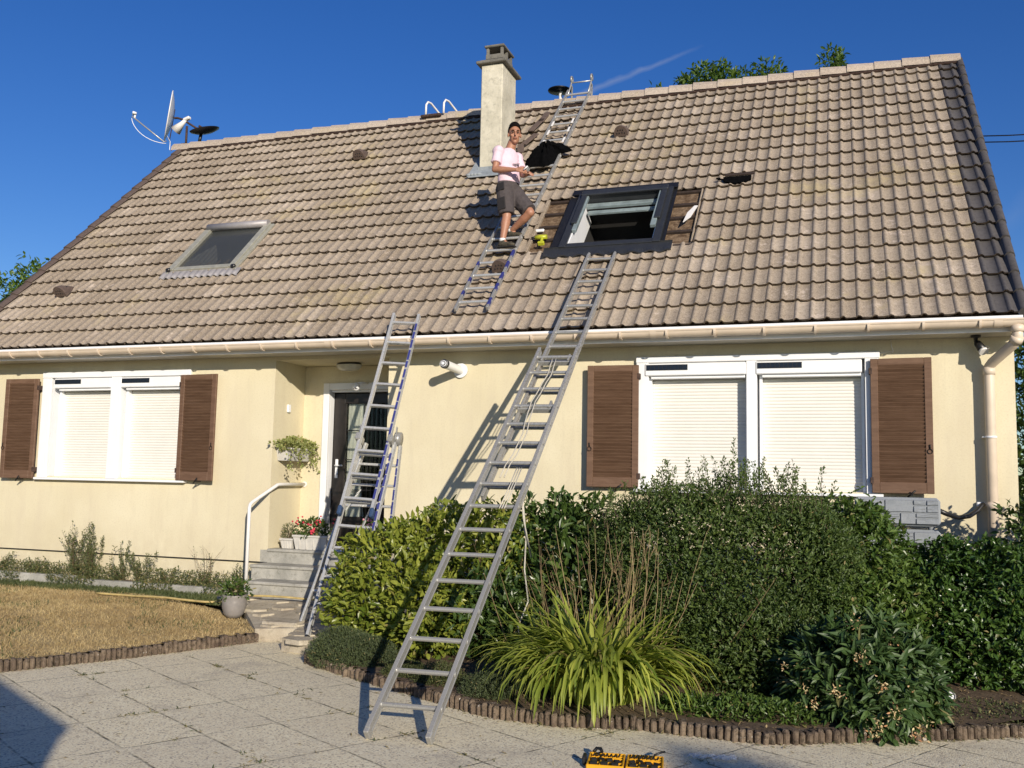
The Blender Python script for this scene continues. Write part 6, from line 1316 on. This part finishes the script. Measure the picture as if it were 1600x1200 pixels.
# hair, eyes, brows, mouth
h = MB(); V = []; F = []; n = 28; m = 12
for i in range(m+1):
    for k in range(n):
        t = 2*pi*k/n; front = max(0, cos(t)); ph = (i/m)*(1.72-.62*front**1.5+.12*(1-front)*abs(sin(t))*0); R2 = (.0815+.006*(i < 7), .103, .100+.008*(i < 6))
        V.append(HP(R2[0]*sin(ph)*sin(t), -.014+R2[1]*sin(ph)*cos(t)*(1.0), .034+R2[2]*cos(ph)))
h.add(V, [(i*n+k, (i+1)*n+k, (i+1)*n+(k+1) % n, i*n+(k+1) % n) for i in range(m) for k in range(n)], True); h.build('hair', M['hair'], man)
for s in (-1, 1):
    e = MB(); e.ell(HP(s*.031, .0815, .004), (.014, .006, .0065), 12, 8, RH); e.build('eye', M['eye'], man)
    e = MB(); e.tube([HP(s*.014, .092, .020), HP(s*.032, .090, .026), HP(s*.050, .076, .021)], [.004, .0045, .003], 6); e.build('eyebrow', M['hair'], man)
e = MB(); e.tube([HP(-.022, .088, -.060), HP(0, .0975, -.058), HP(.022, .088, -.060)], [.003, .0055, .003], 6); e.build('mouth', M['lip'], man)
# t-shirt
g = MB()
sect(g, [(pel+UP*.015, .158, .122), (pel+UP*.12, .153, .118), (pel+UP*.22, .150, .112), (chest-UP*.06, .156, .118), (chest+UP*.02, .166, .122), (chest+UP*.09, .165, .108), (nb-UP*.06, .150, .088), (nb-UP*.03, .115, .074), (nb-UP*.002, .078, .068)])
for (s, e) in ((shR, elR), (shL, elL)):
    d = (e-s); g.ell(s-UP*.002, (.078, .078, .070), 16, 12); limb(g, [s, s+d*.30], [.072, .064]); g.tube([s+d*.1, s+d*.66], [.060, .067], 16)
remesh(g, 't_shirt', M['pink'], .0085, 5, .5, .012)
g = MB(); cm = chest+FC*.135-UP*.01
def mk(a, b_, c_, d_, w): g.bar(cm+LRv*a+UP*b_+FC*(.0-.9*a*a*1.5), cm+LRv*c_+UP*d_+FC*(-.9*c_*c_*1.5), .006, w, FC)
for k in range(5): mk(.030+.006*k, .010-.008*k, .080-.006*k, .026-.016*k, .006)
for k in range(4): mk(-.050+.012*k, -.012-.008*k, .018, .004-.010*k, .004)
for k, hh in enumerate((.012, .017, .012, .019, .012, .014)): a = -.03+.018*k; mk(a, -.066, a, -.066+hh, .0035); mk(a, -.066+hh*.6, a+.010, -.066+hh*.5, .0035)
g.build('shirt_print', M['black'], man)
# shorts
g = MB(); sect(g, [(pel-UP*.13, .155, .115), (pel-UP*.06, .162, .122), (pel+UP*.03, .150, .115), (pel+UP*.075, .142, .108)])
for (hp_, k) in ((hipR, knR), (hipL, knL)):
    d = k-hp_; g.tube([hp_+UP*.02, hp_+d*.5, hp_+d*.93], [.112, .104, .098], 18); g.ell(hp_, (.11, .11, .10), 16, 10)
remesh(g, 'shorts', M['shorts'], .009, 2, .5, .022)
g = MB(); d = (knR-hipR).normalized(); sd_ = V3(-.25, -.95, 0).normalized(); sd_ = (sd_-d*sd_.dot(d)).normalized(); ax_ = d.cross(sd_)
g.obox(hipR.lerp(knR, .62)+sd_*.098+ax_*.0, ax_, d, sd_, (.12, .16, .020), .008); g.obox(hipR.lerp(knR, .02)+sd_*.108-ax_*.02, ax_, d, sd_, (.10, .10, .014), .005); g.build('cargo_pocket', M['shortsb'], man)
g = MB(); sect(g, [(pel+UP*.050, .148, .113), (pel+UP*.085, .146, .111)]); g.build('belt', M['shortsb'], man)
for (a, d) in ((anR, V3(.97, -.22, -.06)), (anL, V3(.95, -.25, -.04))):
    d.normalize(); g = MB(); g.tube([a-UP*.01, a+UP*.028], [.040, .039], 14); g.build('sock', M['sock'], man)
    s_ = d.cross(UP).normalized(); R_ = Matrix((s_, d, UP)).transposed(); g = MB(); q = a-UP*.048
    g.ell(q+d*.05, (.044, .125, .034), 16, 10, R_); g.ell(q+d*.005+UP*.022, (.043, .055, .045), 14, 10, R_); g.ell(q+d*.125-UP*.004, (.046, .055, .028), 14, 10, R_); sho = remesh(g, 'shoe', M['shoe'], .007, 2)
    g = MB(); g.obox(q+d*.055-UP*.030, s_, d, UP, (.082, .265, .018), .008); g.build('shoe_sole', M['sole'], man)
g = MB(); c = wrR+V3(.125, -.02, -.02); g.tube([c, c+V3(.05, .0, .045)], .008, 8); tag(g.build('screw_packet', M['white'], org=c), 'small white thing held in the hands of the man on the ladder', 'small item')
